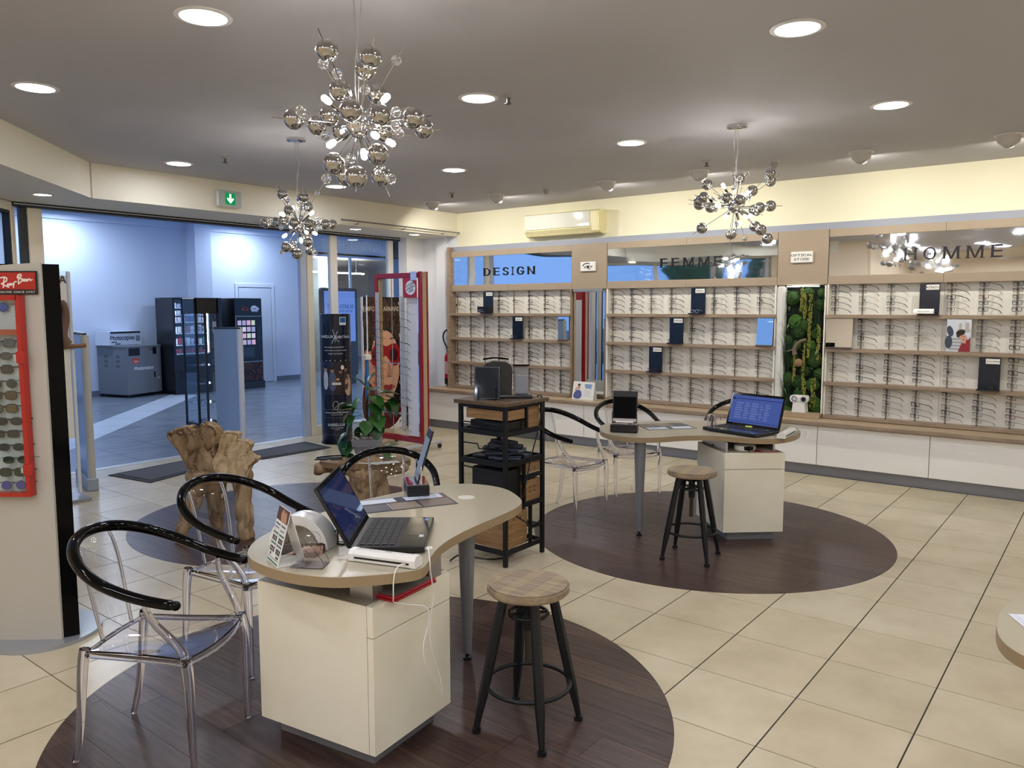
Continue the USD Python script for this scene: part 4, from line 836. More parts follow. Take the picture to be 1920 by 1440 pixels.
legs = [[rd(.04, 0, .03, .058), rd(.03, 0, .25, .062), rd(.02, .02, .46, .075)], [rd(-.41, -.06, .03, .045), rd(-.36, -.03, .2, .05), rd(-.27, .02, .46, .075)], [rd(-.24, .18, .03, .05), rd(-.21, .10, .28, .065), rd(-.19, .04, .5, .09)], [rd(-.30, .03, .46, .09), rd(-.1, .03, .50, .09), rd(.03, .02, .47, .07)]]
WOOD2 = noisemat('root_slab', [(.28, '8a7253'), (.5, 'b0966f'), (.72, 'c6ae88')], 9, .65, stretch=(3, 3, 1.2), detail=7, bump=.5, distortion=.8)
t = T('driftwood_stump', 'tall gnarled driftwood root standing on the dark floor disc', 'stump', (-5.15, 3.15, 0)); t.part('root_plate', slabroot(left, .02, .17, -.12, .022, .034, 6, 3), WOODR, 60, True)
t.part('seat_slab', slabroot(right, .0, .10, .55, .02, .013, 7, 9), WOOD2, 60, True, label='smoother pale cut face of the root'); t.part('root_legs', blob(shift(legs, (-5.02, 3.17, 0)), .022, .034, 6, 4), WOODR, 60, True)
tab = [[rd(-.06, .0, .05, .12), rd(.0, .0, .22, .11), rd(.02, 0, .36, .16)], [rd(.14, .06, .05, .08), rd(.08, .02, .26, .09)], [rd(-.17, -.02, .04, .06), rd(-.06, 0, .25, .08)],
       [rd(-.30, .04, .40, .05), rd(.02, -.10, .38, .055), rd(.30, .02, .40, .05), rd(.12, .20, .40, .05), rd(-.20, .16, .40, .05), rd(-.30, .04, .40, .05)], [rd(-.2, .08, .40, .05), rd(.2, .08, .40, .05)], [rd(.0, -.08, .40, .05), rd(.0, .18, .40, .05)], [rd(-.3, .04, .4, .05), rd(-.37, -.03, .385, .045)]]
t = T('driftwood_table', 'low driftwood stump table carrying the potted plant', 'stump table', (-4.85, 4.2, 0)); t.part('root', blob(shift(tab, (-4.78, 4.17, 0)), .02, .03, 7, 5), WOODR, 60, True)
zt = .452
t.part('table_slab', prism(Polygon(spline([(x - 4.78, y + 4.17) for x, y in [rd(a, b, 0, 0)[:2] for a, b in ((-.37, 0), (-.28, -.09), (-.05, -.15), (.2, -.09), (.36, .02), (.31, .14), (.12, .24), (-.12, .22), (-.31, .13))]], 60, True)), .405, zt), noisemat('root_slab_dark', [(.3, '6a5136'), (.6, '8f7450')], 6, .5, stretch=(1, 6, 2), bump=.2), 30, True)
px_, py_ = -4.90, 4.30
t = T('potted_plant', 'leafy green plant in a square grey pot on the stump table', 'plant', (px_, py_, zt), math.radians(40))
def frus(a, b, z0, z1): return totri(m3.Manifold.hull_points(np.array([(sx * a, sy * a, z0) for sx in (-1, 1) for sy in (-1, 1)] + [(sx * b, sy * b, z1) for sx in (-1, 1) for sy in (-1, 1)])))
POT = C('7d7f85', .45); t.part('pot', frus(.075, .10, 0, .095), POT); t.part('pot_rim', frus(.107, .113, .095, .155), POT)
t.part('pebbles', [sphere((rng.uniform(-.09, .09), rng.uniform(-.09, .09), .158 + rng.uniform(0, .012)), rng.uniform(.012, .02), 1, (1, 1, .7)) for k in range(34)], C('9a948a', .6), 60, kind='stuff')
stem = spline([(.0, .0, .15), (.012, .01, .26), (.0, .0, .38), (.02, 0, .52)], 14); t.part('stem', tube(stem, np.linspace(.014, .009, 14), 7), C('3a2a1a', .7), 60)
t.part('stem', tube(spline([(-.02, .02, .15), (.0, .02, .3), (.012, .0, .50)], 12), .006, 6), C('33241a', .7), 60); t.part('stem', tube(spline([(.03, -.02, .15), (.05, .0, .3), (.045, .01, .40)], 12), .005, 6), C('4a3a22', .7), 60)
lf = {'t': ('translucent_bsdf', {'color': lin('5d9a3c')}), 'p': ('principled_bsdf', {'base_color': lin('3f6e30'), 'roughness': .28}), 'm': ('mix_closure', {'fac': .25})}
LEAF = usdkit.material(stage, LK + 'leaf_green', lf, [('p.BSDF', 'm.closure1'), ('t.BSDF', 'm.closure2')], surface='m.closure')
lf['p'] = ('principled_bsdf', {'base_color': lin('2c5526'), 'roughness': .25}); LEAF2 = usdkit.material(stage, LK + 'leaf_dark', lf, [('p.BSDF', 'm.closure1'), ('t.BSDF', 'm.closure2')], surface='m.closure')
def leaf(o, az, pitch, L, Wd, fold=.25):
    prof = [(0, .0), (.02, .30), (.15, .48), (.35, .5), (.6, .36), (.85, .14), (1, .0)]
    v, f = [], []
    for u, wv_ in prof:
        zc = -.25 * u * u * L
        for s_ in (-1, 0, 1): v.append((u * L - (.06 * L if u < .05 and s_ else 0), s_ * wv_ * Wd, zc + abs(s_) * wv_ * Wd * fold))
    for i in range(len(prof) - 1):
        for j in (0, 1): a = i * 3 + j; f += [(a, a + 3, a + 4), (a, a + 4, a + 1)]
    v = np.array(v); n = len(v); v = np.vstack([v, v - [0, 0, .0012]]); f += [(c + n, b + n, a + n) for a, b, c in f]
    m = trimesh.Trimesh(v, f, process=False)
    m.apply_transform(trimesh.transformations.rotation_matrix(-pitch, (0, 1, 0))); m.apply_transform(trimesh.transformations.rotation_matrix(az, (0, 0, 1))); m.apply_translation(o)
    return m
# leaves, placed in the plane of the picture (r right, d away, z up from the pot foot)
a0 = math.radians(40)
for r, d, z, azd, pt, L in ((-.02, -.02, .60, 200, .9, .10), (.02, .0, .62, 20, 1.1, .10), (.05, -.02, .50, -30, -.5, .13), (.10, .02, .52, 10, .2, .14), (.16, .03, .50, 20, -.4, .13), (.19, .0, .47, -20, -.9, .13), (-.08, -.02, .40, 190, .1, .13), (-.13, .0, .42, 170, -.2, .12), (-.10, -.04, .34, 220, -.9, .10), (.08, -.05, .34, -60, -.5, .13), (.12, -.02, .38, 0, .3, .09),
                            (.09, -.04, .26, -80, -1.0, .11), (-.15, .0, .36, 180, -.9, .09), (-.06, .02, .24, 160, -1.2, .10), (-.02, .04, .26, 90, -1.2, .10), (-.15, -.06, .20, 200, -.6, .11), (-.17, -.05, .14, 230, -1.1, .11), (-.13, -.06, .12, 250, -.8, .10), (-.14, -.06, .03, 260, -1.3, .10), (.13, -.12, .06, -20, -.4, .11), (.18, -.1, .09, 30, .4, .09), (.04, .03, .55, 90, .3, .11), (-.19, .02, .44, 185, -.3, .09), (.06, -.06, .44, -40, -.8, .12), (-.05, -.05, .48, 210, -.9, .11), (.02, -.07, .30, -90, -.7, .11), (.15, -.03, .44, -10, -.9, .11), (-.12, -.04, .28, 200, -1.0, .10)):
    w_ = rd(r, d, 0, 0); c, s_ = math.cos(-a0), math.sin(-a0); o = (c * w_[0] - s_ * w_[1], s_ * w_[0] + c * w_[1], z)
    az = math.radians(azd + 38) - a0
    L *= 1.22; t.part('leaf', leaf(o, az, pt, L, L * .95), LEAF if rng.random() < .5 else LEAF2, True)
    b = stem[min(13, max(0, int((z - .15) / .37 * 13)))]; t.part('petiole', tube([b, (np.array(b) + o) / 2 + [0, 0, .02], o], .0018, 4), C('5c6b34', .6), False)
t = T('tray_items', 'black tray with metal items on the stump table', 'tray', (-5.06, 4.03, zt), .7); t.part('tray', bx(-.11, .11, -.05, .05, 0, .008, .003), C('33363c', .25, metallic=.6)); t.part('handle', tube(spline([(-.10, .0, .012), (0, .01, .022), (.13, .04, .02)], 10), .005, 6), BLACKG)
t = T('leaflet', 'pale leaflets lying on the stump table', 'leaflet', (-4.62, 4.13, zt + .001), .3)
for k in range(3): t.part('sheet', put(bx(-.09, .09, -.04, .05, .001 * k, .001 * k + .0008), M4((.06 * k - .04, .03 * k, 0), .4 * k)), C('c9cfca', .4), False)

# ------------------------------------------------------------------ storefront
st = T('door_1', 'sliding glass shop entrance with pale aluminium frames', None, (XS, 6, 0), kind='structure'); P = lambda *a, **k: st.part(*a, world=True, **k)
X0, X1 = XS - .03, XS + .03
P('head_track', bx(X0 - .03, X1 + .03, 2.99, YW, 2.645, ZS, .004), C('15171b', .4)); P('track_strip', bx(X1 + .03, X1 + .034, 3.0, YW, 2.668, 2.675), ALU)
for nm, a, b, m in (('stile', 6.27, 6.375, C('aebcd8', .35)), ('stile', 6.38, 6.475, CREAMALU), ('stile', 6.755, 6.88, ALU), ('stile', 7.80, 7.90, ALU), ('stile', 8.335, 8.42, CREAMALU)):  # first stile: blue mall light put into its colour
    P(nm, bx(X0, X1, a, b, 0.0, 2.645, .006), m)
P('rubber_seal', bx(X0, X1, 8.42, 8.47, 0, 2.645), C('22262c', .5)); P('bottom_rail', bx(X0 + .01, X1 - .01, 6.475, 8.335, 0, .125, .006), CREAMALU)
for a, b in ((6.475, 6.755), (6.88, 7.80), (7.90, 8.335)): P('pane', bx(XS - .004, XS + .004, a, b, .125, 2.645), GLASS, False)
P('threshold', bx(XS - .06, XS + .05, 3.0, YW, -.02, .004, .002), C('c9cbc8', .3, metallic=.3))
wn = T('window_1', 'angled shop window with cream aluminium posts beside the entrance', None, (*CNR, 0), kind='structure'); P = lambda *a, **k: wn.part(*a, world=True, **k)
ang = math.atan2(DIRW[1], DIRW[0]); WM = M4((*CNR, 0), ang)
P('corner_post', bx(XS - .04, XS + .04, 3.12, 3.25, 0, 2.66, .006), CREAMALU); P('corner_gap', bx(XS - .03, XS + .02, 3.055, 3.12, 0, 2.66), C('20242a', .5))
for a, b in ((.0, .075), (1.15, 1.23), (2.35, 2.43), (3.5, 3.58)): P('post', put(bx(a, b, -.04, .04, 0, 2.66, .006), WM), CREAMALU)
P('black_gasket', put(bx(.076, .10, -.03, .03, .1, 2.6), WM), C('14171c', .5)); P('head', put(bx(0, 3.58, -.035, .035, 2.60, 2.685, .004), WM), CREAMALU); P('head_gasket', put(bx(.076, 3.5, -.03, .03, 2.57, 2.60), WM), C('14171c', .5)); P('sill', put(bx(.075, 3.5, -.04, .04, 0, .10, .004), WM), CREAMALU)
for a, b in ((.10, 1.15), (1.23, 2.35), (2.43, 3.5)): P('pane', put(bx(a, b, -.004, .004, .10, 2.57), WM), GLASS, False)
# entrance mats
for lab, q in (('grey entrance mat at the left of the shop threshold', [(-7.99, 3.585), (-8.12, 4.52), (-7.53, 4.34), (-7.32, 3.675)]), ('grey entrance mat in front of the cylindrical advert', [(-7.97, 4.93), (-8.05, 6.04), (-7.46, 5.97), (-7.48, 5.03)])):
    g = Polygon(q); t = T('door_mat', lab, 'mat', (g.centroid.x, g.centroid.y, 0))
    t.part('border', prism(g, .0006, .008), C('2b2c31', .8), False, True); t.part('pile', prism(g.buffer(-.06), .008, .013), noisemat('mat_pile_%d' % len(lab), [(.4, '4a4b50'), (.6, '5a5b60')], 220, .95), False, True)
# cylindrical advert with print
cx, cy, cr = -7.735, 6.30, .188
t = T('advert_column', 'dark blue glossy advert cylinder with a birthday party picture', 'advert', (cx, cy, 0))
t.part('column', lathe([(0, 0), (cr * 1.02, 0), (cr, .012), (cr, 1.612), (0, 1.612)], 56), C('10182a', .12), 40)
t.part('base_ring', lathe([(0, 0), (cr * 1.06, 0), (cr * 1.06, .02), (0, .02)], 56), BLACKG, 40)
view = math.atan2(-cy, -cx)                                                     # the print faces the shop
def bend(mesh, off):
    m = mesh.copy(); 
    for _ in range(2): m = m.subdivide_to_size(.03) if len(m.faces) < 4000 else m
    v = m.vertices; a = view + v[:, 0] / cr; r = cr + .0004 + off + v[:, 2]
    m.vertices = np.stack([r * np.cos(a), r * np.sin(a), v[:, 1]], 1); return m
def cp(name, poly, col, off=0, r=.3): t.part(name, bend(prism(poly, 0, .0006), off), C(col, r), False)
cp('printed_badge', sbox(.055, 1.475, .145, 1.575), 'd7dbe2'); cp('printed_badge', sbox(.062, 1.505, .138, 1.568), '245a92', .0008)
for s_, h, y, x, bo, wd in (('VARILUX', .030, 1.335, -.115, True, 1.0), ('series', .042, 1.335, .10, False, 1.35), ('UNE VISION DU MOUVEMENT', .0135, 1.205, -.015, False, .95), ('POUR TOUTES LES DISTANCES', .0135, 1.165, .0, False, 1.0), ("D'UNE VIE INTENSE", .0135, 1.125, .0, False, 1.0), ('NOUVELLE TECHNOLOGIE EXCLUSIVE', .0125, .395, .0, True, .92), ('POUR VOTRE VISION', .010, .37, .0, False, 1.0), ('VARILUX', .032, .245, -.01, True, 1.15), ('VERRES PROGRESSIFS', .010, .205, .0, False, 1.1), ('ESSILOR', .009, .185, 0, False, 1.1)):
    t.part('lettering', bend(text(s_, h, .0006, bo, wd, (x, y)), .0012), C('d8dde6', .3), False)
t.part('lettering', bend(strokes([[(-.03, 1.42), (-.012, 1.36), (-.005, 1.31), (.0, 1.27)], [(.03, 1.40), (.0, 1.34), (-.03, 1.28), (-.04, 1.25)], [(-.005, 1.34), (.02, 1.29), (.045, 1.275)]], .006), .0012), C('aebfd8', .3), False)
t.part('printed_ring', bend(prism(ellipse((-.01, .485), .035, .055, 0, 32).difference(ellipse((-.01, .485), .031, .051, 0, 32)), 0, .0006), .0012), C('d8dde6', .3), False)
for y in (.43, .33, .12): cp('printed_rule', sbox(-.2, y, .2, y + .0025), '6a7488')
cp('printed_photo', sbox(-.19, .62, .22, 1.03), '241d20'); cp('printed_photo', sbox(-.19, .62, -.02, 1.03), '1d2740', .0003)
for x in (-.12, -.07, -.01, .06, .13, .19): cp('printed_light', ellipse((x, 1.04), .006, .006), 'f3ead2', .001)
for x, y, bw, sk, sh in ((-.135, .93, .035, 'b58a70', 'b9bdc8'), (-.045, .915, .045, 'a87a62', '4a5570'), (.055, .90, .04, '8a5f4c', '2a1e20'), (.125, .925, .04, '9a6e58', '3c2f30'), (.165, .85, .055, 'a87e64', 'c2a184')):
    cp('printed_person', unary_union([ellipse((x, y - .11), bw, .10), ellipse((x, y - .17), bw, .08)]), sh, .0008); cp('printed_head', ellipse((x, y + .01), .022, .034), sk, .0014); cp('printed_hair', ellipse((x, y + .032), .024, .02), '1c1512', .002)
cp('printed_cake', sbox(-.05, .74, .06, .77), 'd8d0c4', .0024); cp('printed_candle', unary_union([ellipse((x, .785), .004, .006) for x in (-.03, 0, .03)] + [ellipse((.02, .81), .02, .012)]), 'e0a878', .0024); cp('printed_blossom', ellipse((.08, .955), .022, .028), 'e2d8cc', .0024)
# fashion poster behind the red rack
t = T('fashion_poster', 'large lit poster of a woman in red glasses behind the red rack', 'poster', (-8.06, 7.38, .11))
y0, y1, pz0, pz1 = 7.035, 7.715, .135, 1.832
t.part('panel', bx(-8.10, -8.062, y0, y1, pz0, pz1, .002), C('e4e8f0', .3), world=True); t.part('foot_panel', bx(-8.10, -8.06, y0, y1 + .2, .0, pz0), C('e9e9ea', .4), world=True)
F = frame((-8.0615, y0, pz0), (0, 1, 0), (0, 0, 1)); W_, H_ = y1 - y0, pz1 - pz0
def po(name, poly, col, z): t.part(name, put(prism(affinity.scale(poly, W_, H_, origin=(0, 0)), z, z + .0006), F), C(col, .22), world=True, smooth=False)
def sp(pts): return Polygon(spline(pts, 40, True))
po('printed_ground', sbox(.02, .0, 1, 1), '1c1412', 0)
po('printed_skin', sp([(.25, .62), (.35, .70), (.6, .73), (.85, .66), (.97, .5), (.95, .33), (.8, .2), (.55, .14), (.3, .22), (.15, .34), (.1, .48), (.2, .55)]), 'd29f80', .0007)
po('printed_neck', sp([(.1, .3), (.3, .22), (.6, .1), (.5, .03), (.2, .02), (.08, .12)]), 'b67c62', .0007)
HAIRP = noisemat('printed_hair_mat', [(.35, '140d0b'), (.5, '33231b'), (.7, '6b4a34')], 14, .25, stretch=(1, 2.2, 1), detail=4, distortion=2.0)
def po2(name, poly, m, z): t.part(name, put(prism(affinity.scale(poly, W_, H_, origin=(0, 0)), z, z + .0006), F), m, world=True, smooth=False)
po2('printed_hair', sp([(.04, .95), (.5, .99), (.97, .9), (.98, .66), (.8, .72), (.6, .74), (.35, .70), (.22, .60), (.12, .56), (.03, .7)]), HAIRP, .0014)
po('printed_hand', sp([(.03, .55), (.18, .58), (.24, .47), (.3, .4), (.22, .3), (.08, .3), (.02, .42)]), 'c99679', .0014)
po('printed_sleeve', sp([(.02, .3), (.25, .26), (.5, .08), (.98, .1), (.98, .01), (.02, .01)]), '57131b', .0016)
po('printed_glasses', sp([(.2, .56), (.38, .62), (.6, .60), (.78, .62), (.98, .58), (.97, .47), (.8, .44), (.66, .5), (.56, .52), (.44, .45), (.26, .45), (.18, .5)]), '9a1a20', .0021)
po('printed_lens', unary_union([ellipse((.36, .53), .13, .055), ellipse((.82, .53), .12, .055)]), '4a0d12', .0028)
po('printed_lips', sp([(.5, .265), (.6, .285), (.66, .278), (.74, .285), (.84, .262), (.7, .235), (.58, .24)]), '8c3230', .0021)
po('printed_brow', unary_union([sp([(.24, .645), (.4, .675), (.54, .655), (.4, .662)]), sp([(.7, .655), (.85, .672), (.96, .64), (.84, .657)])]), '3a241c', .0021)
po('printed_cheek', sp([(.2, .44), (.3, .36), (.42, .25), (.5, .19), (.36, .2), (.2, .33)]), 'b98468', .0012)
po('printed_nostril', unary_union([ellipse((.665, .352), .02, .006), ellipse((.725, .35), .02, .006)]), '6b3d2e', .0028)
po('printed_nose', sp([(.66, .46), (.72, .44), (.76, .37), (.7, .345), (.62, .35), (.64, .4)]), 'b57e64', .0021)
t.part('lettering', put(text('EMPORIO ARMANI', .062, .0008, False, .86, (W_ * .5, H_ * .905)), frame((-8.0590, y0, pz0), (0, 1, 0), (0, 0, 1))), C('d9c9b4', .3), world=True, smooth=False)
t = T('tablet_post', 'white floor stand with narrow blue column left of the fashion poster', 'stand', (-7.86, 6.72, 0)); P = lambda *a, **k: t.part(*a, world=True, **k)
P('column', bx(-7.88, -7.84, 6.90, 6.94, .2, 1.0, .004), C('3f76b4', .3)); P('foot_box', bx(-7.98, -7.76, 6.74, 7.0, 0, .2, .008), C('e9ecf4', .3)); P('head', bx(-7.90, -7.82, 6.87, 6.97, 1.0, 1.07, .006), WHITEP); P('edge_strip', bx(-7.885, -7.875, 6.945, 6.96, .2, 1.85), C('e8f0ff', .2))
t = T('floor_speaker', 'tall dark slim cabinet in the back left corner', 'cabinet', (-7.95, 7.98, 0)); t.part('body', bx(-8.0, -7.86, 7.8, 8.05, .28, 1.12, .008), C('24272c', .4), world=True); t.part('base', bx(-8.02, -7.84, 7.78, 8.07, 0, .28, .006), C('3b2b22', .5), world=True)
# red rack
RX0, RX1, RY = -7.19, -6.385, 6.50
t = T('red_display_rack', 'tall red framed spectacle rack on wheels near the entrance', 'display rack', ((RX0 + RX1) / 2, RY, 0)); P = lambda *a, **k: t.part(*a, world=True, **k)
P('stile', bx(RX0, RX0 + .055, RY - .04, RY + .04, .11, 2.085, .006), RED); P('stile', bx(RX1 - .055, RX1, RY - .04, RY - .015, .075, 2.10, .004), RED); P('stile', bx(RX1 - .055, RX1, RY + .05, RY + .075, .075, 2.10, .004), RED)
P('wood_inlay', bx(RX1 - .045, RX1 - .006, RY - .0149, RY + .0499, .075, 2.095), C('b59a7a', .5)); P('wood_inlay', bx(RX0 + .056, RX0 + .085, RY - .02, RY + .02, .16, 2.03), C('a98c66', .5))
P('top_bar', bx(RX0 + .055, RX1 - .055, RY - .04, RY + .04, 2.03, 2.09, .006), RED); P('bottom_bar', bx(RX0 + .055, RX1 - .055, RY - .04, RY + .04, .095, .155, .006), RED)
for x in (RX0 + .03, RX1 - .03):
    P('foot', bx(x - .025, x + .025, RY - .30, RY + .30, .062, .092, .004), C('b9babc', .35))
    for s_ in (-.27, .27): P('caster', [put(lathe([(.0, -.012), (.026, -.012), (.03, 0), (.026, .012), (0, .012)], 14), frame((x, RY + s_, .031), (0, 1, 0), (0, 0, 1))), cyl((x, RY + s_, .03), (x, RY + s_, .066), .008, 8)], BLACK)
P('rod_profile', bx(RX0 + .06, RX0 + .105, RY - .075, RY - .045, .19, 1.87, .003), C('aeb2bb', .3)); P('cable', cyl((-6.92, RY, .16), (-6.92, RY, 2.03), .005, 8), STEEL)
P('rod_profile', bx(-6.70, -6.655, RY - .075, RY - .045, .22, 1.82, .003), C('b4b3b0', .3)); P('white_panel', bx(-6.655, -6.475, RY - .01, RY + .0, .17, 1.80), C('dcdfe6', .3)); P('mirror_strip', bx(-6.47, -6.442, RY - .02, RY + .03, .2, 1.79), MIRROR)
P('crossbar', bx(RX0 + .06, -6.65, RY - .05, RY - .042, 1.02, 1.03), STEEL); P('crossbar', bx(RX0 + .06, -6.65, RY - .05, RY - .042, .42, .43), STEEL)
P('red_sign', bx(-6.67, -6.445, RY - .056, RY - .05, 1.80, 2.03), C('a8242c', .3)); F = frame((-6.545, RY - .0562, 1.915), (1, 0, 0), (0, 0, 1))
P('round_sticker', put(prism(Point(0, 0).buffer(.082, 12), 0, .001), F), C('e3e6ee', .3), smooth=False)
for i, s_ in enumerate(('OPTICIEN', 'LE MOINS', 'CHER')): P('lettering', put(put(text(s_, .026, .001, True, .85, (0, .036 - .036 * i)), trimesh.transformations.rotation_matrix(.35, (0, 0, 1))), F @ M4((0, 0, .001))), C('20232c', .4), smooth=False)
P('price_tag', bx(-6.535, -6.44, RY - .064, RY - .058, 2.0, 2.10), C('aebff0', .3))
for k in range(17):
    z = 1.735 - .0925 * k; st_ = STY[[7, 3, 0, 5, 7, 1, 3, 9, 0, 10, 7, 3, 5, 8, 7, 10, 3][k]]
    spec_new(st_, '%s %s spectacles %s from the top on the right rod of the red rack' % (st_[0], st_[1], (ORD + ['ninth', 'tenth', 'eleventh', 'twelfth', 'thirteenth', 'fourteenth', 'fifteenth', 'sixteenth', 'lowest'])[k]), 'spectacles on the red rack', (-6.70, RY - .10, z), -PI / 4 + rng.uniform(-.08, .08))
ms = []
for k in range(15):
    st_ = STY[rng.randrange(len(STY))]; fr, tm, ln = spec_meshes(st_[1], st_[3]); ms.append(put(cat(fr + tm), M4((RX0 + .05, RY - .10, 1.62 - .094 * k), -PI / 4 - .2)))
solo('rack_spectacles', ms, C('26262c', .3), 'dark spectacles lined up on the left rod of the red rack', 'spectacles', kind='stuff', smooth=False)

# ------------------------------------------------------------------ fire extinguisher corner
t = T('fire_extinguisher', 'red fire extinguisher hanging by the left end of DESIGN', 'fire extinguisher', (-7.63, 8.27, .62))
t.part('cylinder', lathe([(0, 0), (.06, 0), (.066, .01), (.066, .36), (.05, .405), (.025, .425), (0, .43)], 24), C('a61b22', .25), 50); t.part('black_base', lathe([(0, -.03), (.064, -.03), (.068, .0), (.068, .055), (0, .055)], 24), BLACK, 50); t.part('label_band', lathe([(.0667, .12), (.0667, .30)], 24), C('c9a49a', .5), 50)
t.part('valve', bx(-.03, .03, -.016, .016, .425, .475, .005), BLACK); t.part('lever', bx(-.07, .02, -.01, .01, .475, .487, .003), STEEL)
t.part('hose', tube(spline([(.0, -.02, .46), (-.05, -.03, .55), (-.085, -.03, .66), (-.04, -.02, .74), (.03, .0, .73), (.06, .0, .6)], 24), .011, 7), BLACK, 60)
t = T('safety_sign', 'red extinguisher sign with blue strip on the white wall', 'sign', (-7.63, 8.35, 1.80)); F = frame((-7.71, 8.3475, 1.80), (1, 0, 0), (0, 0, 1))
t.part('plate', put(prism(sbox(0, .04, .155, .20), 0, .002), F), C('c9302c', .4), False, True); t.part('blue_strip', put(prism(sbox(0, .0, .155, .037), 0, .002), F), C('3f6cb0', .4), False, True); t.part('pictogram', put(prism(unary_union([sbox(.06, .09, .085, .16), sbox(.065, .16, .08, .175), ellipse((.1, .12), .012, .03)]), .002, .003), F), C('f0e0d8', .4), False, True); t.part('lettering', put(text('EXTINCTEUR', .013, .001, True, 1, (.0775, .055), z=.002), F), C('f0e0d8', .4), False, True)
t = T('notice_sheet', 'white instruction sheet under the red extinguisher sign', 'notice', (-7.63, 8.35, 1.49)); F = frame((-7.70, 8.3475, 1.47), (1, 0, 0), (0, 0, 1))
t.part('sheet', put(prism(sbox(0, 0, .15, .30), 0, .0015), F), C('e9e7e4', .5), False, True); t.part('printed_figure', put(prism(unary_union([ellipse((.03, .26 - .06 * k), .014, .012) for k in range(4)] + [sbox(.07, .255 - .06 * k, .13, .265 - .06 * k) for k in range(4)] + [sbox(.02, .03, .13, .04)]), .0015, .0022), F), C('b0413c', .5), False, True)

# ------------------------------------------------------------------ air conditioner
t = T('air_conditioner', 'cream wall air conditioner above the DESIGN shelving', 'air conditioner', (-5.64, YW, 2.585))
pr = [(0, .02), (.06, .0), (.13, .012), (.165, .06), (.175, .10), (.175, .27), (.15, .29), (0, .29)]
F = frame((-6.205, YW - .002, 2.585), (0, -1, 0), (0, 0, 1)); CRM = C('e3d9a8', .35)
t.part('casing', put(prism(pr, 0.0, 1.13), F @ trimesh.transformations.reflection_matrix((0, 0, 0), (0, 0, 1))), CRM, 25, True); t.part('front_panel', bx(-6.19, -5.20, YW - .186, YW - .176, 2.675, 2.862, .004), C('dddcd2', .06), world=True)
t.part('end_cheek', bx(-5.19, -5.078, YW - .184, YW - .1, 2.60, 2.872, .02), CRM, world=True); t.part('air_flap', put(bx(-.49, .49, -.045, .045, -.004, .004, .002), frame((-5.70, YW - .155, 2.633), (1, 0, 0), (0, -.72, .70))), C('efe6b8', .25), world=True)
for k in range(9): t.part('outlet_fin', put(bx(-.003, .003, -.03, .03, 0, .01), frame((-6.1 + .1 * k, YW - .13, 2.615), (1, 0, 0), (0, -.72, .70))), C('b8ad84', .5), world=True)

# ------------------------------------------------------------------ counter display items
t = T('counter_card', 'white folding card with person in blue shirt on the counter', 'card', (-5.215, 8.06, .5515), .0); m = M4(); m[:3, :3] = trimesh.transformations.rotation_matrix(-.20, (1, 0, 0))[:3, :3]
t.part('front', put(bx(-.155, .155, 0, .002, 0, .225), m), WHITEP, False); t.part('side_fold', put(prism([(0, 0), (.095, 0), (.045, .216)], .1555, .1575), frame((0, 0, 0), (0, 1, 0), (0, 0, 1)) @ M4()), C('c9c6bc', .5), False)
FF = m @ frame((-.155, -.0004, 0), (1, 0, 0), (0, 0, 1)) @ np.diag([1.24, 1.13, 1, 1])
pr_('printed_shirt', sp([(.02, .02), (.03, .085), (.06, .105), (.09, .10), (.105, .08), (.1, .02)]), '5a5f9a'); pr_('printed_face', unary_union([ellipse((.07, .135), .015, .026), ellipse((.04, .115), .009, .02, -20)]), 'c99a86', .4, .0006); pr_('printed_hair', ellipse((.072, .162), .016, .013), '4a3a34', .4, .0012)
pr_('printed_block', sbox(.145, .125, .22, .175), '9ab8d8'); t.part('lettering', put(cat([text('BENEFIT', .018, .0005, True, .9, (.182, .162)), text('OPTIC', .018, .0005, True, .9, (.182, .138))]), FF @ M4((0, 0, .0006))), C('5f86b8', .4), False); pr_('printed_text', unary_union([sbox(.13, .1 - .015 * k, .22 - .02 * (k % 2), .104 - .015 * k) for k in range(5)]), 'b7c3d0')
t = T('binocular_box', 'white box with two black lenses in front of the plant niche', 'viewer', (-2.60, 8.17, .6015), -.05)
t.part('head', [bx(-.075, .075, -.05, .05, .105, .175, .01), put(disc((0, 0), .04, -.05, .0), frame((-.055, -.05, .14), (1, 0, 0), (0, 0, 1))), put(disc((0, 0), .04, -.05, .0), frame((.055, -.05, .14), (1, 0, 0), (0, 0, 1)))], WHITEP)
for s_, c_ in ((-.045, 'd0cfcb'), (.05, '1a1a1c')):
    t.part('lens_ring', put(lathe([(.02, 0), (.03, 0), (.03, .006), (.02, .006)], 18), frame((s_, -.05, .14), (1, 0, 0), (0, 0, 1))), CHROME, 40); t.part('lens', put(disc((0, 0), .021, 0, .004), frame((s_, -.05, .14), (1, 0, 0), (0, 0, 1))), C(c_, .08), False)
t.part('stand', put(prism([(-.07, 0), (.07, 0), (.06, .105), (-.06, .105)], -.04, .05), frame((0, 0, 0), (1, 0, 0), (0, 0, 1))), WHITEP); t.part('printed_text', put(bx(-.05, .05, .03, .085, .0405, .041), frame((0, 0, 0), (1, 0, 0), (0, 0, 1))), noisemat('fine_print', [(.45, 'd8d8d8'), (.55, '8b8d92')], 90, .3), False)
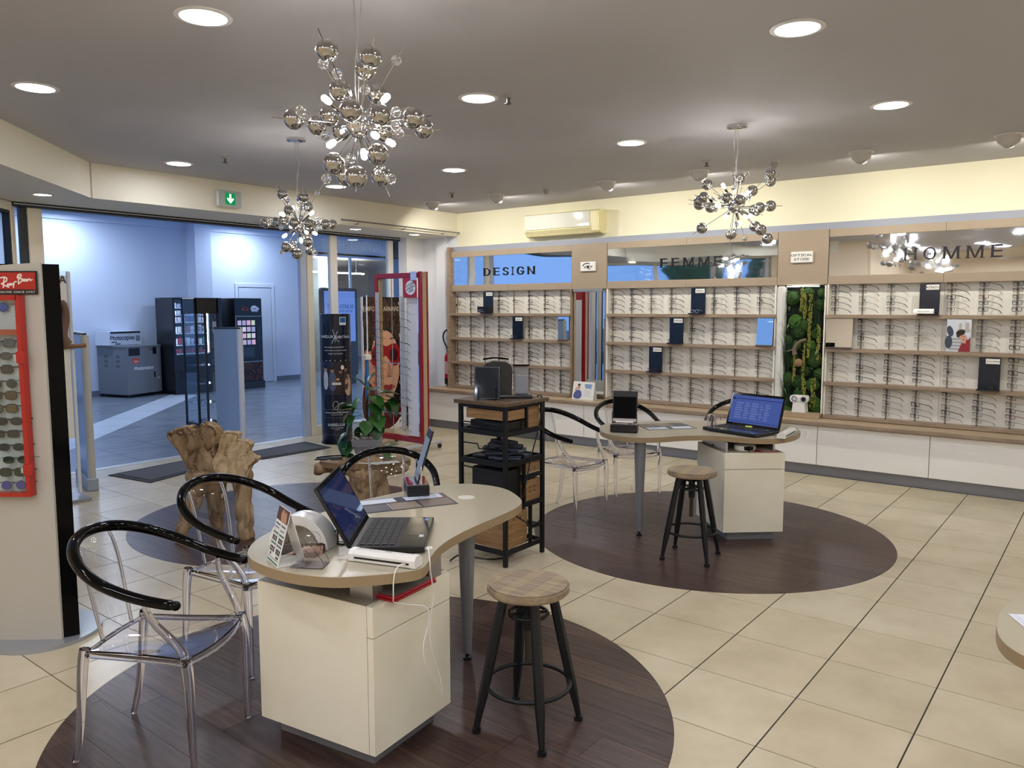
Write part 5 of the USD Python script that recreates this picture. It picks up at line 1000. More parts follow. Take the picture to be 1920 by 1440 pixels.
# ------------------------------------------------------------------ green wall niche
t = T('green_wall', 'dark living wall of moss and grasses in the niche left of HOMME', 'plant wall', (-2.64, 8.24, .551)); P = lambda *a, **k: t.part(*a, world=True, **k)
NX0, NX1 = -2.895, -2.39
P('niche_ledge', bx(NX0, NX1, 8.10, 8.345, .552, .60, .002), OAKL)
P('backing', bx(NX0, NX1, 8.30, 8.345, .552, 1.905), C('0c160b', .9)); P('side_board', bx(NX0 + .0, NX0 + .085, 8.20, 8.30, .552, 1.905, .02), C('d9d8d4', .4)); P('side_board', bx(NX1 - .012, NX1, 8.19, 8.30, .552, 1.905), PANELW); P('led_strip', bx(-2.79, -2.47, 8.205, 8.235, 1.893, 1.905), emit('led_strip', 'ffffff', 6))
def moss(c, r, seed, m):
    s_ = trimesh.creation.icosphere(3, 1.0); d = meshkit.fbm(s_.vertices * 5 + seed, 4, seed); s_.vertices *= (r * (.72 + .55 * d))[:, None]; s_.vertices[:, 1] *= .6; s_.apply_translation(c); P('moss_clump', s_, m, True)
MOSS = [noisemat('moss_%d' % i, [(.3, a), (.65, b)], 60, .9, bump=.8) for i, (a, b) in enumerate([('1b3214', '38591f'), ('15280f', '2b4c19'), ('254619', '4a752a')])]
for k, (x, z, r) in enumerate([(-2.75, 1.78, .075), (-2.59, 1.83, .06), (-2.71, 1.53, .08), (-2.60, 1.50, .07), (-2.68, 1.42, .07), (-2.49, 1.42, .06), (-2.51, 1.15, .085), (-2.72, 1.12, .07), (-2.55, 1.28, .06), (-2.78, .93, .08), (-2.66, .90, .075), (-2.52, .88, .07), (-2.64, .76, .075), (-2.76, .70, .07), (-2.5, .68, .08), (-2.62, 1.66, .06), (-2.48, 1.70, .06), (-2.79, 1.34, .05), (-2.45, 1.0, .06), (-2.6, 1.02, .06), (-2.78, .60, .06), (-2.46, .6, .06), (-2.62, .62, .06), (-2.7, 1.28, .05), (-2.45, 1.83, .05)]): moss((x, 8.285, z), r, k + 2, MOSS[k % 3])
def strand(pts, w, m, nm):
    p = spline(pts, 10); q = []
    for k in range(70):
        u = p[min(9, int(k / 7))] + np.array([rng.uniform(-w, w), rng.uniform(-.5, .5) * w, rng.uniform(-.03, .03)]); q.append(sphere(u, rng.uniform(.006, .010), 0, (1, 1, 1.9)))
    P(nm, q, m, False)
AMA = noisemat('amaranth', [(.3, '565f20'), (.7, '938d3c')], 40, .9)
for x, za, zb, w in ((-2.635, 1.86, 1.66, .013), (-2.60, 1.80, 1.60, .014), (-2.545, 1.82, 1.55, .018), (-2.55, 1.54, 1.20, .013), (-2.455, 1.49, 1.18, .015), (-2.69, 1.17, .93, .012), (-2.60, 1.30, .86, .012), (-2.585, .92, .66, .014), (-2.49, .92, .68, .022)): strand([(x, 8.215, za), (x + .004, 8.21, (za + zb) / 2), (x - .002, 8.212, zb)], w, AMA, 'amaranth_strand')
P('driftwood', tube(spline([(-2.57, 8.20, 1.35), (-2.63, 8.19, 1.33), (-2.68, 8.19, 1.27), (-2.675, 8.19, 1.19)], 16), np.linspace(.014, .026, 16), 8), C('6b5f4e', .8), 60); P('driftwood', tube([(-2.78, 8.21, 1.22), (-2.69, 8.20, 1.25)], .006, 6), C('8b8478', .8)); P('mushroom', sphere((-2.64, 8.195, 1.11), .043, 2, (1, .5, 1)), C('8b6d4c', .8), 60)
gr = []
for k in range(150):
    side = k % 5; x = [-2.79, -2.75, -2.49, -2.77, -2.47][side] + rng.uniform(-.04, .04); z = [1.05, 1.2, 1.6, .7, 1.45][side] + rng.uniform(-.05, .05); L = rng.uniform(.12, .34) * (1 if side != 2 else .8); dx = rng.uniform(-.10, .06)
    gr.append(tube(spline([(x, 8.25, z), (x + dx * .4, 8.21, z + L * .6), (x + dx, 8.19 + rng.uniform(-.02, .02), z + L)], 5), np.linspace(.0022, .0006, 5), 3))
P('grass', gr, C('1f3a1c', .7), False, kind='stuff')
for k in range(46):
    pts = (rng.uniform(-2.80, -2.43), 8.235 + rng.uniform(-.02, .0), rng.uniform(.62, 1.86)); P('leaf', leaf(pts, rng.uniform(-2.6, -.5), rng.uniform(-.6, .9), rng.uniform(.05, .10), rng.uniform(.018, .03)), C(['254a22', '2f5a2a', '5d7a58', '1e3d1e'][k % 4], .6), True)

# ------------------------------------------------------------------ sunglasses tower at the left
E1 = np.array([-4.127, 1.586]); curve = spline([tuple(E1 + np.array([-.79, -.61]) * a + np.array([.61, -.79]) * b) for a, b in ((0, 0), (.18, .006), (.36, .0), (.55, -.05), (.74, -.15))], 24)
t = T('sunglasses_tower', 'tall white and black sunglasses tower with red brand sign', 'display tower', (-4.42, 1.56, 0)); P = lambda *a, **k: t.part(*a, world=True, **k)
back = [(-4.098, 1.672), (-4.20, 1.70), (-4.45, 1.74), (-4.70, 1.66), (-4.84, 1.45)]
P('black_body', prism(Polygon([tuple(c) for c in curve] + back[::-1]).buffer(-.012), .022, 1.895), mat('tower_black', '050506', .12, specular_ior_level=.12), 30)
v, f = [], []
arc = np.r_[0, np.cumsum(np.linalg.norm(np.diff(curve, axis=0), axis=1))]
nrm = np.array([[d[1], -d[0]] for d in np.gradient(curve, axis=0)]); nrm /= np.linalg.norm(nrm, axis=1, keepdims=True); nrm *= -1 if (nrm[5] @ np.array([.61, -.79])) < 0 else 1
for c, n_, s_ in zip(curve, nrm, arc):
    zt_ = 1.90 - .10 * (s_ - .0) ** 1.3
    for o in (.004, -.012):
        for z in (.02, zt_): v.append((*(c + n_ * o), z))
for i in range(len(curve) - 1):
    a, b = i * 4, i * 4 + 4
    for p_, q_ in ((0, 1), (1, 3), (3, 2), (2, 0)): f += [(a + p_, a + q_, b + q_), (a + p_, b + q_, b + p_)]
f += [(0, 2, 3), (0, 3, 1)]; e_ = (len(curve) - 1) * 4; f += [(e_, e_ + 1, e_ + 3), (e_, e_ + 3, e_ + 2)]
wm_ = trimesh.Trimesh(v, f, process=False); trimesh.repair.fix_normals(wm_); P('white_front', wm_, C('bdb9ad', .45), 30)
g = unary_union([Point(-4.327, 1.582).buffer(.266, 20), Point(-4.68, 1.46).buffer(.30, 20)]).convex_hull
P('foot_plate', prism(g, 0, .02), C('a9adb4', .3, metallic=.5), 30)
eL = np.array([-.79, -.61, 0]); nn = np.array([.61, -.79, 0])
TF = frame(np.array([*E1, 0]) + nn * .012, -eL, (0, 0, 1))                  # local x = towards the right edge (0), negative to the left; z out
def tw(name, poly, z0, z1, m, b=0): P(name, put(prism(poly, z0, z1), TF), m, False)
tw('sign_plate', sbox(-.225, 1.748, -.012, 1.86), 0, .006, BLACK); tw('sign_red', sbox(-.218, 1.772, -.018, 1.853), .006, .008, C('b5291c', .3))
RB = [[(50, 275), (90, 245), (150, 228), (180, 245), (175, 285), (135, 315), (110, 330)], [(150, 240), (140, 300), (130, 385)], [(115, 330), (150, 355), (195, 380)], [(215, 332), (190, 330), (178, 350), (195, 358), (215, 333), (220, 354)], [(226, 322), (238, 345), (262, 315), (252, 385)], [(271, 300), (289, 297)],
      [(322, 190), (318, 260), (315, 330)], [(305, 240), (312, 205), (345, 185), (355, 210), (325, 255), (365, 255), (355, 290), (318, 328)], [(402, 263), (380, 265), (372, 288), (392, 290), (405, 265), (412, 290)], [(422, 262), (428, 287), (430, 268), (450, 255), (458, 281), (480, 268)]]
rb = unary_union([LineString([(-.212 + (x - 35) / 470 * .19, 1.853 - (y - 160) / 255 * .081) for x, y in l]).buffer(.0032, 3) for l in RB]); tw('lettering', rb, .008, .009, C('efe4da', .4))
P('lettering', put(text('GENUINE SINCE 1937', .0095, .001, False, 1.35, (-.118, 1.760), z=.006), TF), C('e6e2dc', .4), False)
# red tray with the sunglasses
tw('tray_back', sbox(-.36, .775, -.085, 1.735), -.004, .004, C('d6d4cd', .4))
tw('tray_frame', sbox(-.100, .765, -.080, 1.745), .0, .045, REDP); tw('tray_frame', sbox(-.37, 1.72, -.09, 1.745), 0, .045, REDP); tw('tray_frame', sbox(-.37, .765, -.09, .785), 0, .045, REDP); tw('tray_frame', sbox(-.37, .765, -.355, 1.745), 0, .045, REDP)
tw('tray_shelf', sbox(-.355, 1.555, -.10, 1.58), .0, .04, C('c4502e', .25)); tw('tray_clip', sbox(-.104, 1.42, -.066, 1.475), .03, .054, REDP); tw('tray_clip', sbox(-.104, .875, -.066, .925), .03, .054, REDP)
tw('tray_cover', sbox(-.36, .785, -.10, 1.72), .046, .048, GLASS); tw('tray_hinge', sbox(-.114, 1.43, -.104, 1.46), .045, .055, C('b9b7b2', .3)); tw('tray_hinge', sbox(-.114, .885, -.104, .91), .045, .055, C('b9b7b2', .3))
SUN = [('blue mirrored', 'round', '1e2c50', .0016, '2a4fa8'), ('grey', 'square', '2c2e31', .0020, '4d5358'), ('brown', 'oval', '3d3430', .0022, '5a5048'), ('smoky brown', 'square', '242022', .0026, '433b33'), ('dark green round', 'round', '1c2023', .0016, '2a3638'), ('amber', 'square', '33261c', .0024, '5f4c30'), ('olive', 'square', '2b231b', .0024, '6a5a34'), ('black', 'oval', '151518', .0026, '23282c'), ('dark grey', 'rectangular', '1b1b1e', .0028, '34302f'), ('bottle green', 'oval', '1d1d20', .0018, '20302c'), ('green gold', 'oval', '5a5348', .0013, '30372c'), ('clubmaster green', 'square', '1b1b1d', .0022, '2c3528'), ('purple mirrored', 'round', '2b2836', .0016, '54489a')]
ZS_ = [1.69, 1.515, 1.452, 1.388, 1.322, 1.262, 1.198, 1.135, 1.073, 1.008, .945, .884, .822]
for k, (row, z) in enumerate(zip(SUN, ZS_)):
    o = np.array([*E1, 0]) + nn * .04 + eL * (.205 - .018 * (k % 3 == 1) - .012 * (k > 4) - .022 * (k > 8)) + np.array([0, 0, z])
    L_ = usdkit.material(stage, LK + 'sun_lens_%d' % k, {'p': ('principled_bsdf', {'base_color': lin(row[4]), 'roughness': .05, 'metallic': .1})}, surface='p.BSDF')
    spec_new(row[:4] + (k,) if False else (row[0], row[1], row[2], row[3], row[4]), '%s %s sunglasses in the red tray of the tower, %s' % (row[0], row[1] if row[1] not in row[0] else 'lens', (ORD + ['ninth', 'tenth', 'eleventh', 'twelfth', 'thirteenth'])[k] + ' from the top'), 'sunglasses in the red tray', tuple(o), math.atan2(nn[1], nn[0]) + PI / 2 + .12, 'sunglasses', L_)

# ------------------------------------------------------------------ security gates, acrylic column, glass cabinet
def gate(lab, a, b, h, post_end):
    a, b = np.array(a), np.array(b); L = np.linalg.norm(b - a); t = T('security_gate', lab, 'security gate', (*a, 0), math.atan2(*(b - a)[::-1]))
    t.part('panel', bx(.03, L, -.012, .012, .12, h - .02, .004), panemat('gate_sheet', (.50, .62, .78), 1.5) if 'gate_sheet' not in _M else _M['gate_sheet'], False); t.part('top_cap', bx(.0, L, -.02, .02, h - .02, h, .004), C('3b4048', .4))
    t.part('post', lathe([(0, 0), (.035, 0), (.035, h - .02), (0, h - .02)], 20), post_end, 40); t.part('foot', bx(-.04, L, -.05, .05, 0, .12, .01), C('9aa0aa', .4))
GT = C('a6adb8', .3)
_M['gate_sheet'] = C('8fa3bd', .18)
gate('pale grey security gate panel right of the black glass cabinet', (-8.10, 5.20), (-8.52, 5.13), 1.46, C('c4cbd8', .3))
gate('slim security gate post beside the sunglasses tower', (-7.44, 3.19), (-8.02, 3.34), 1.46, C('b9b4a6', .35))
t = T('acrylic_column', 'narrow clear acrylic poster stand behind the sunglasses tower', 'display stand', (-7.2, 2.80, 0)); P = lambda *a, **k: t.part(*a, world=True, **k)
P('sheet', bx(-7.22, -7.21, 2.70, 2.98, .10, 2.0), CLEARP, False); P('side_profile', bx(-7.235, -7.20, 2.975, 3.0, .05, 2.0, .004), C('d8d9d4', .3)); P('foot', bx(-7.36, -7.06, 2.70, 3.02, 0, .03, .004), C('8d8f92', .3)); P('white_strip', bx(-7.205, -7.195, 2.88, 2.96, .55, 1.96), C('e6e2d4', .4)); P('letter_mark', put(text('A', .06, .002, True), frame((-7.19, 2.93, 1.93), (0, 1, 0), (0, 0, 1))), LETTER, False)
t = T('wooden_hand', 'carved wooden arm sticking out from the acrylic poster stand', 'display prop', (-7.17, 2.93, 1.35)); t.part('arm', tube(spline([(0, -.06, .30), (.01, -.02, .38), (0, .0, .25), (.0, -.03, .12), (.01, .0, .02)], 16), np.linspace(.02, .045, 16), 8), C('6b4d36', .6), 60); t.part('peg', tube([(.0, -.03, .0), (.0, .15, .01)], .02, 10), C('7a5638', .5), 60)
t = T('glass_cabinet', 'slim black framed glass cabinet on thin legs past the threshold', 'display cabinet', (-8.75, 5.05, 0)); P = lambda *a, **k: t.part(*a, world=True, **k)
gx0, gx1, gy0, gy1 = -8.86, -8.56, 4.92, 5.22
for x, y in ((gx0, gy0), (gx1 - .022, gy0), (gx1 - .022, gy1 - .022), (gx0, gy1 - .022)): P('post', bx(x, x + .022, y, y + .022, 0, 1.8), BLACKM)
P('top_box', bx(gx0, gx1, gy0, gy1, 1.62, 1.80, .004), C('14171c', .15)); P('base_frame', bx(gx0, gx1, gy0, gy1, .28, .32, .004), BLACKM)
for z in (.32, .55, .78, 1.0, 1.2, 1.42): P('glass_shelf', bx(gx0 + .01, gx1 - .01, gy0 + .01, gy1 - .01, z, z + .007), panemat('shelf_glass', (.78, .86, .88), 1.6) if 'shelf_glass' not in globals() else None, False)
for a in ((gx1 - .008, gx1 - .004, gy0 + .022, gy1 - .022), (gx0 + .022, gx1 - .022, gy0 + .004, gy0 + .008)): P('pane', bx(*a, .32, 1.62), GLASS, False)
for k, z in enumerate((.327, .557, .787, 1.007, 1.207, 1.427)): spec_new(STY[(k * 3) % 11], 'spectacles on the %s glass shelf of the black cabinet' % ['lowest', 'second', 'third', 'fourth', 'fifth', 'highest'][k], 'spectacles in the glass cabinet', (gx1 - .09, gy0 + .12, z + .022), -1.2)

# ------------------------------------------------------------------ the mall outside
MW = -15.45
mf = T('mall_floor', 'grey tiled mall floor with a white tile band', None, kind='structure'); mf.part('grout_bed', bx(-26, XS - .05, -9, 20, -.08, -.004), C('454a54', .9), False)
band = Polygon([(-9.0, 2.45), (-14.75, 7.95), (-14.15, 8.12), (-8.95, 3.15)])
k = 0; restm = []
for i in range(-18, 0):
    for j in range(-6, 24):
        g = sbox(XS - .06 + i * .6 + .0025, j * .6 + .0025, XS - .06 + (i + 1) * .6 - .0025, (j + 1) * .6 - .0025)
        if g.centroid.x < -20: continue
        g2 = g.difference(band)
        if g2.area < .01: continue
        u, v_, w_ = toscreen(np.array([g.centroid.x, g.centroid.y, 0.]))
        if 60 < u < 840 and w_ > 0 and k < 240: mf.part('tile', prism(g2, -.02, 0), MALLTILE[(i * 7 + j * 3) % 2], False); k += 1
        else: restm.append(prism(g2, -.02, 0))
mf.part('tile', restm, MALLTILE[0], False, kind='stuff')
for k in range(9):
    a, b = k / 9, (k + 1) / 9 - .002; L0, L1 = np.array([-9.0, 2.45]), np.array([-14.75, 7.95]); Q0, Q1 = np.array([-8.95, 3.15]), np.array([-14.15, 8.12])
    mf.part('white_tile', prism([L0 + (L1 - L0) * a, L0 + (L1 - L0) * b, Q0 + (Q1 - Q0) * b, Q0 + (Q1 - Q0) * a], -.02, .0006), C('c3cbd8', .25), False)
struct('wall_mall', bx(MW - .1, MW, 3.0, 11.95, 0, 3.5), MALLWALL, 'white mall wall behind the vending machines')
struct('trim_5', bx(MW, MW + .05, 3.0, 11.95, 3.31, 3.45), MALLWALL, 'cove band along the top of the mall wall')
struct('baseboard_mall', [bx(MW, MW + .015, 3.0, 9.82, 0, .11), bx(MW, MW + .015, 10.85, 11.95, 0, .11)], C('6a7280', .4), 'grey baseboard of the mall wall')
struct('ceiling_mall', bx(-26, XS - .05, 2.2, 20, 3.45, 3.55), mat('mall_ceiling', 'd5dbe6', .7), 'mall ceiling seen through the entrance')
struct('wall_column', bx(MW, MW + .34, 8.74, 9.10, 0, 3.45), C('d3dcf0', .5), 'square white mall column behind the vending machines')
struct('wall_mall_side', bx(-26, MW, 2.9, 3.0, 0, 3.5), MALLWALL, 'mall end wall outside the picture')
d3 = T('door_2', 'flush white service door in the mall wall right of the coffee machine', None, (MW, 10.3, 0), kind='structure'); d3.part('leaf', bx(MW + .004, MW + .02, 9.92, 10.74, .01, 2.13, .002), C('c6cede', .5), world=True)
for a, b, z0, z1 in ((9.83, 9.90, 0, 2.23), (10.76, 10.83, 0, 2.23), (9.9, 10.76, 2.15, 2.23)): d3.part('door_frame', bx(MW, MW + .03, a, b, z0, z1, .003), C('cdd5e4', .5), world=True)
# copier cabinet
ca, cb = np.array([-14.66, 7.02]), np.array([-14.89, 7.80]); cd = np.array([-.72, -.21])
t = T('copier_cabinet', 'grey photocopier cabinet lettered Photomaton against the mall wall', 'copier', (-15.0, 7.3, 0)); P = lambda *a, **k: t.part(*a, world=True, **k)
fp = Polygon([ca, cb, cb + cd, ca + cd]); P('body', prism(fp, .06, .955), C('6f7277', .45)); P('top_plate', prism(fp.buffer(.015), .955, .978), C('7b7e83', .4)); P('base', prism(fp.buffer(-.04), .03, .06), BLACK)
for c_ in (ca, cb, ca + cd, cb + cd): P('caster', sphere((*(c_ * .93 + np.array(fp.centroid.coords[0]) * .07), .022), .022, 1), BLACK)
ff = (cb - ca) / np.linalg.norm(cb - ca); F = frame((*ca, 0), (*ff, 0), (0, 0, 1)); WF = np.linalg.norm(cb - ca)
def cf(name, x0, x1, z0, z1, col, o=.001): P(name, put(prism(sbox(x0 * WF, z0, x1 * WF, z1), 0, o), F), C(col, .4), smooth=False)
cf('slot', .06, .38, .79, .935, '08080a'); cf('red_sticker', .16, .37, .635, .74, 'b8453c'); cf('red_sticker', .57, .64, .885, .905, 'c0564c'); cf('panel', .66, .74, .87, .92, '55585e'); cf('control', .76, .87, .80, .935, '0c0c0e'); cf('lock_plate', .77, .82, .35, .46, '17181b'); cf('lock_handle', .87, .93, .30, .36, '8d9096', .02)
P('lettering', put(text('Photomaton', .062, .001, True, .95, (WF * .49, .545)), F), C('d6d9de', .4), smooth=False); P('lettering', put(text('10 c', .04, .001, True, 1.0, (WF * .27, .68), z=.001), F), C('e8d8d4', .4), smooth=False)
SFm = frame((*(ca + cd), 0), (*(-cd / np.linalg.norm(cd)), 0), (0, 0, 1))
for x in (.18, .48):
    for z in (.75, .66, .57): P('vent', put(prism(sbox(x, z, x + .09, z + .05), 0, .001), SFm), C('55585e', .5), smooth=False)
t = T('copy_sign', 'white box sign lettered Photocopies on top of the copier cabinet', 'sign', (-15.0, 7.3, .9785)); P = lambda *a, **k: t.part(*a, world=True, **k)
o_ = -.10 * cd; sa, sb = ca + cd * .45 - ff * .06, cb + cd * .45 - ff * .14; fp2 = Polygon([sa, sb, sb + cd * .5, sa + cd * .5]); P('box', prism(fp2, .985, 1.245), C('cfd5e2', .3)); P('foot', prism(fp2.buffer(-.05), .978, .985), BLACK)
F = frame((*sa, 0), (*ff, 0), (0, 0, 1)); WS = np.linalg.norm(sb - sa)
P('lettering', put(text('Photocopies', .078, .002, True, .9, (WS * .40, 1.125)), F), C('20263c', .4), smooth=False); P('printed_band', put(prism(sbox(.02, 1.205, WS - .02, 1.243), 0, .002), F), C('3d4048', .4), smooth=False); P('printed_mark', put(prism(sbox(WS - .13, 1.05, WS - .03, 1.16), 0, .002), F), C('7d8494', .4), smooth=False); P('printed_text', put(prism(sbox(.04, 1.03, .16, 1.05), 0, .002).union(prism(sbox(.12, 1.0, .24, 1.02), 0, .002)) if False else prism(unary_union([sbox(.04, 1.035, .16, 1.055), sbox(.12, 1.0, .24, 1.02)]), 0, .002), F), C('3d4460', .4), smooth=False)
# snack machine
t = T('vending_machine', 'black snack vending machine with lit window', 'vending machine', (-14.9, 8.36, 0)); P = lambda *a, **k: t.part(*a, world=True, **k); VX = -14.45
P('body', [bx(-15.09, VX - .45, 7.84, 8.885, .03, 1.89), bx(VX - .45, VX, 7.84, 8.885, .03, .77), bx(VX - .45, VX, 7.84, 8.885, 1.845, 1.89), bx(VX - .45, VX, 7.84, 7.89, .77, 1.845), bx(VX - .45, VX, 8.60, 8.885, .77, 1.845)], C('121419', .25)); P('base', bx(-15.08, VX - .03, 7.86, 8.86, 0, .03), BLACK)
P('inner_back', bx(VX - .449, VX - .42, 7.89, 8.60, .77, 1.845), C('2a2d38', .5)); P('light_tube', bx(VX - .06, VX - .04, 7.895, 7.91, .80, 1.82), emit('cool_tube', 'eaf0ff', 7)); P('light_tube', bx(VX - .06, VX - .04, 8.58, 8.595, .80, 1.82), _M['cool_tube'])
P('glass', bx(VX - .012, VX - .006, 7.89, 8.60, .77, 1.845), GLASS, smooth=False); P('delivery_flap', bx(VX, VX + .008, 7.95, 8.55, .30, .48, .003), C('0b0c0f', .2)); P('keypad', bx(VX, VX + .02, 8.66, 8.80, 1.18, 1.42, .004), C('9a978f', .4)); P('coin_slot', bx(VX, VX + .012, 8.70, 8.76, 1.46, 1.56), C('3a3d44', .3))
PAL = ['d9d6e6', 'c2c6dc', '8e2f3a', 'b0374a', '3c5f8f', '2f7a5a', 'e2c9d6', 'c9a24a', '6b3b8a', 'e8e6ef']
for r_, z in enumerate((.80, .97, 1.20, 1.42, 1.56, 1.70)):
    P('tray', bx(VX - .42, VX - .08, 7.892, 8.598, z - .022, z), C('c9d0e2', .3))
    for c_ in range(8):
        y = 7.91 + c_ * .085; h = [.11, .15, .16, .12, .09, .10][r_] * rng.uniform(.7, 1)
        P('snack', bx(VX - .22, VX - .09, y, y + .065, z + .001, z + h, .006), C((PAL[2:4] * 2 if r_ == 0 else PAL)[rng.randrange(4 if r_ == 0 else 10)], .4))
# coffee machine
t = T('coffee_vending', 'black hot drinks machine with coffee bean picture', 'vending machine', (-14.9, 9.48, 0)); P = lambda *a, **k: t.part(*a, world=True, **k); KX = -14.42
P('body', bx(-15.40, KX, 9.16, 9.80, .15, 1.89, .006), C('101216', .2)); P('base', bx(-15.3, KX + .02, 9.17, 9.82, 0, .15, .004), C('23262c', .4))
P('bean_picture', bx(KX, KX + .004, 9.18, 9.785, .17, .55), usdkit.material(stage, LK + 'bean_print', {'g': ('geometry', {}), 'v': ('voronoi_texture', {'scale': 22.0}), 'r': ('rgb_ramp', {'ramp': [(0, lin('a0532e')), (.25, lin('6b3018')), (.5, lin('1c0a06'))]}), 'p': ('principled_bsdf', {'roughness': .4})}, [('g.position', 'v.vector'), ('v.distance', 'r.fac'), ('r.color', 'p.base_color')], surface='p.BSDF'))
for a in ((9.165, 9.18, .56, 1.52), (9.785, 9.80, .56, 1.52), (9.165, 9.80, .555, .575), (9.165, 9.80, 1.505, 1.525)): P('silver_frame', bx(KX, KX + .012, *a, .003), C('8f9298', .3, metallic=.6))
for r_ in range(4):
    for c_ in range(4): P('drink_button', bx(KX, KX + .008, 9.215 + c_ * .108, 9.30 + c_ * .108, 1.33 - r_ * .135, 1.43 - r_ * .135, .003), emit('btn_%d' % ((r_ * 3 + c_) % 5), ['b0a8cc', '9aa0d0', 'cfa6d0', 'b8d0c0', 'cfc8e8'][(r_ * 3 + c_) % 5], .8))
P('dispensing_bay', bx(KX, KX + .01, 9.25, 9.62, .63, .90, .004), C('1f252c', .2)); P('bay_window', bx(KX + .0101, KX + .014, 9.29, 9.57, .68, .86), C('2c3740', .1)); P('coin_panel', bx(KX, KX + .012, 9.66, 9.76, 1.0, 1.30, .003), C('2a2c31', .3)); P('bean_print', [put(disc((0, 0), .035, 0, .001), frame((KX + .0005, y, z), (0, 1, 0), (0, 0, 1))) for y, z in ((9.36, 1.665), (9.41, 1.68), (9.45, 1.66))], C('7a3520', .4), smooth=False)
F = frame((KX + .0005, 9.62, 1.67), (0, 1, 0), (0, 0, 1)); P('cup_logo', put(prism(unary_union([ellipse((0, 0), .085, .07).difference(sbox(-.1, -.1, .1, -.045)), ellipse((.09, -.0), .025, .03), sbox(-.07, -.06, .09, -.05)]), 0, .002), F), C('c6cede', .35), smooth=False); P('lettering', put(text('CAFE', .028, .001, True, 1.1, z=.002), F), C('23262c', .4), smooth=False)
# store beyond
SX = -15.6
struct('wall_store_fascia', bx(SX - .1, SX, 11.95, 14.6, 2.95, 3.5), C('cdd6ea', .4), 'white shop fascia across the mall with pale lettering'); solo('fascia_letters', put(text('MARIONNAUD', .24, .02, False, 1.0), frame((SX + .0, 13.5, 3.28), (0, 1, 0), (0, 0, 1))), C('e4eaf6', .3), 'pale raised letters on the white shop fascia across the mall', 'letters', smooth=False)
struct('wall_store_back', bx(-21.1, -21, 11, 20, 0, 3.4), C('b09a80', .6), 'tan back wall of the shop across the mall'); struct('wall_store_side', bx(-21, SX, 11.86, 11.95, 0, 3.4), C('a39a8c', .6), 'side wall of the shop across the mall'); struct('ceiling_store', bx(-21, SX, 11.95, 20, 3.0, 3.05), C('b3aaa0', .6), 'ceiling of the shop across the mall')
struct('wall_grey', bx(SX - .1, SX, 14.6, 19, 0, 3.05), C('8f9db2', .5), 'grey wall right of the shop across the mall')
for k in range(9): solo('ceiling_slat', put(bx(-.04, .04, -1.6, 1.6, -.06, .06), M4((SX + .35, 14.9 + .30 * k, 3.30), .75)), C('aab2c2', .4), 'dark diagonal ceiling slat above the grey wall across the mall', 'slat', 'ceiling slats across the mall')
solo('slat_void', bx(SX - .05, SX + 1.2, 14.65, 19, 3.40, 3.44), C('1a1c22', .8), 'dark sheet standing for the shade above the diagonal ceiling slats', 'void', smooth=False)  # flat dark sheet, the shade over the slats put into its colour
for (a, b), wd in zip(((11.98, 12.04), (13.2, 13.26), (14.5, 14.6)), ('leftmost', 'middle', 'rightmost')): solo('store_mullion', bx(SX - .03, SX + .03, a, b, 0, 2.95), C('b9c4d6', .35), wd + ' slim pale mullion of the shop front across the mall' , 'mullion', 'mullions across the mall')
solo('store_pillar', bx(-17.2, -16.9, 13.25, 13.7, 0, 3.0), C('b8c8cc', .5), 'pale pillar inside the shop across the mall', 'pillar')
TUBE = emit('store_tube', 'f4f7ff', 34)
for k, (x, y, L_) in enumerate(((-16.6, 13.25, 2.6), (-19.2, 13.4, 3.4), (-20.4, 13.6, 3.0))):
    t = T('store_light', '%s light strip hanging in the shop across the mall' % ('nearest', 'middle', 'farthest')[k], 'light', (x, y, 2.6)); t.part('tube', bx(x - .04, x + .04, y - L_ / 2, y + L_ / 2, 2.60 - .12 * k, 2.64 - .12 * k), TUBE, False, True)
    for s_ in (-1, 1): t.part('hanger', cyl((x, y + s_ * L_ * .4, 2.63 - .12 * k), (x, y + s_ * L_ * .4, 3.0), .006, 6), STEEL, world=True)
t = T('store_shelf', 'lit product shelf at the left of the shop across the mall', 'shelf', (-16.3, 12.2, 0)); P = lambda *a, **k: t.part(*a, world=True, **k); P('back', bx(-16.5, -16.45, 12.02, 12.5, 0, 2.0), C('4a2026', .5))
for k in range(7): P('shelf_light', bx(-16.44, -16.25, 12.03, 12.45, .45 + .23 * k, .475 + .23 * k), emit('shelf_glow', 'f6eef2', 4)); P('products', [bx(-16.42, -16.3, 12.05 + .1 * c_, 12.12 + .1 * c_, .476 + .23 * k, .476 + .23 * k + rng.uniform(.08, .17)) for c_ in range(4)], C(['8e2f3a', 'c2677a', '6b2b35', 'd9b8c0'][k % 4], .5), kind='stuff')
for k in range(3):
    t = T('store_shelf', '%s low shelf of goods inside the shop across the mall' % ('nearest', 'middle', 'farthest')[k], 'shelf', (-18 - k, 13.5, 0)); t.part('unit', bx(-18.2 - k, -18 - k, 12.6, 14.4, 0, 1.5), C('6b6460', .5), world=True); t.part('products', [bx(-18 - k, -17.9 - k, 12.62 + .12 * a, 12.71 + .12 * a, .3 + .35 * b, .3 + .35 * b + .2) for a in range(14) for b in range(4)], C(['7d3a44', '40506b', '8a7a55'][k], .5), world=True, kind='stuff')
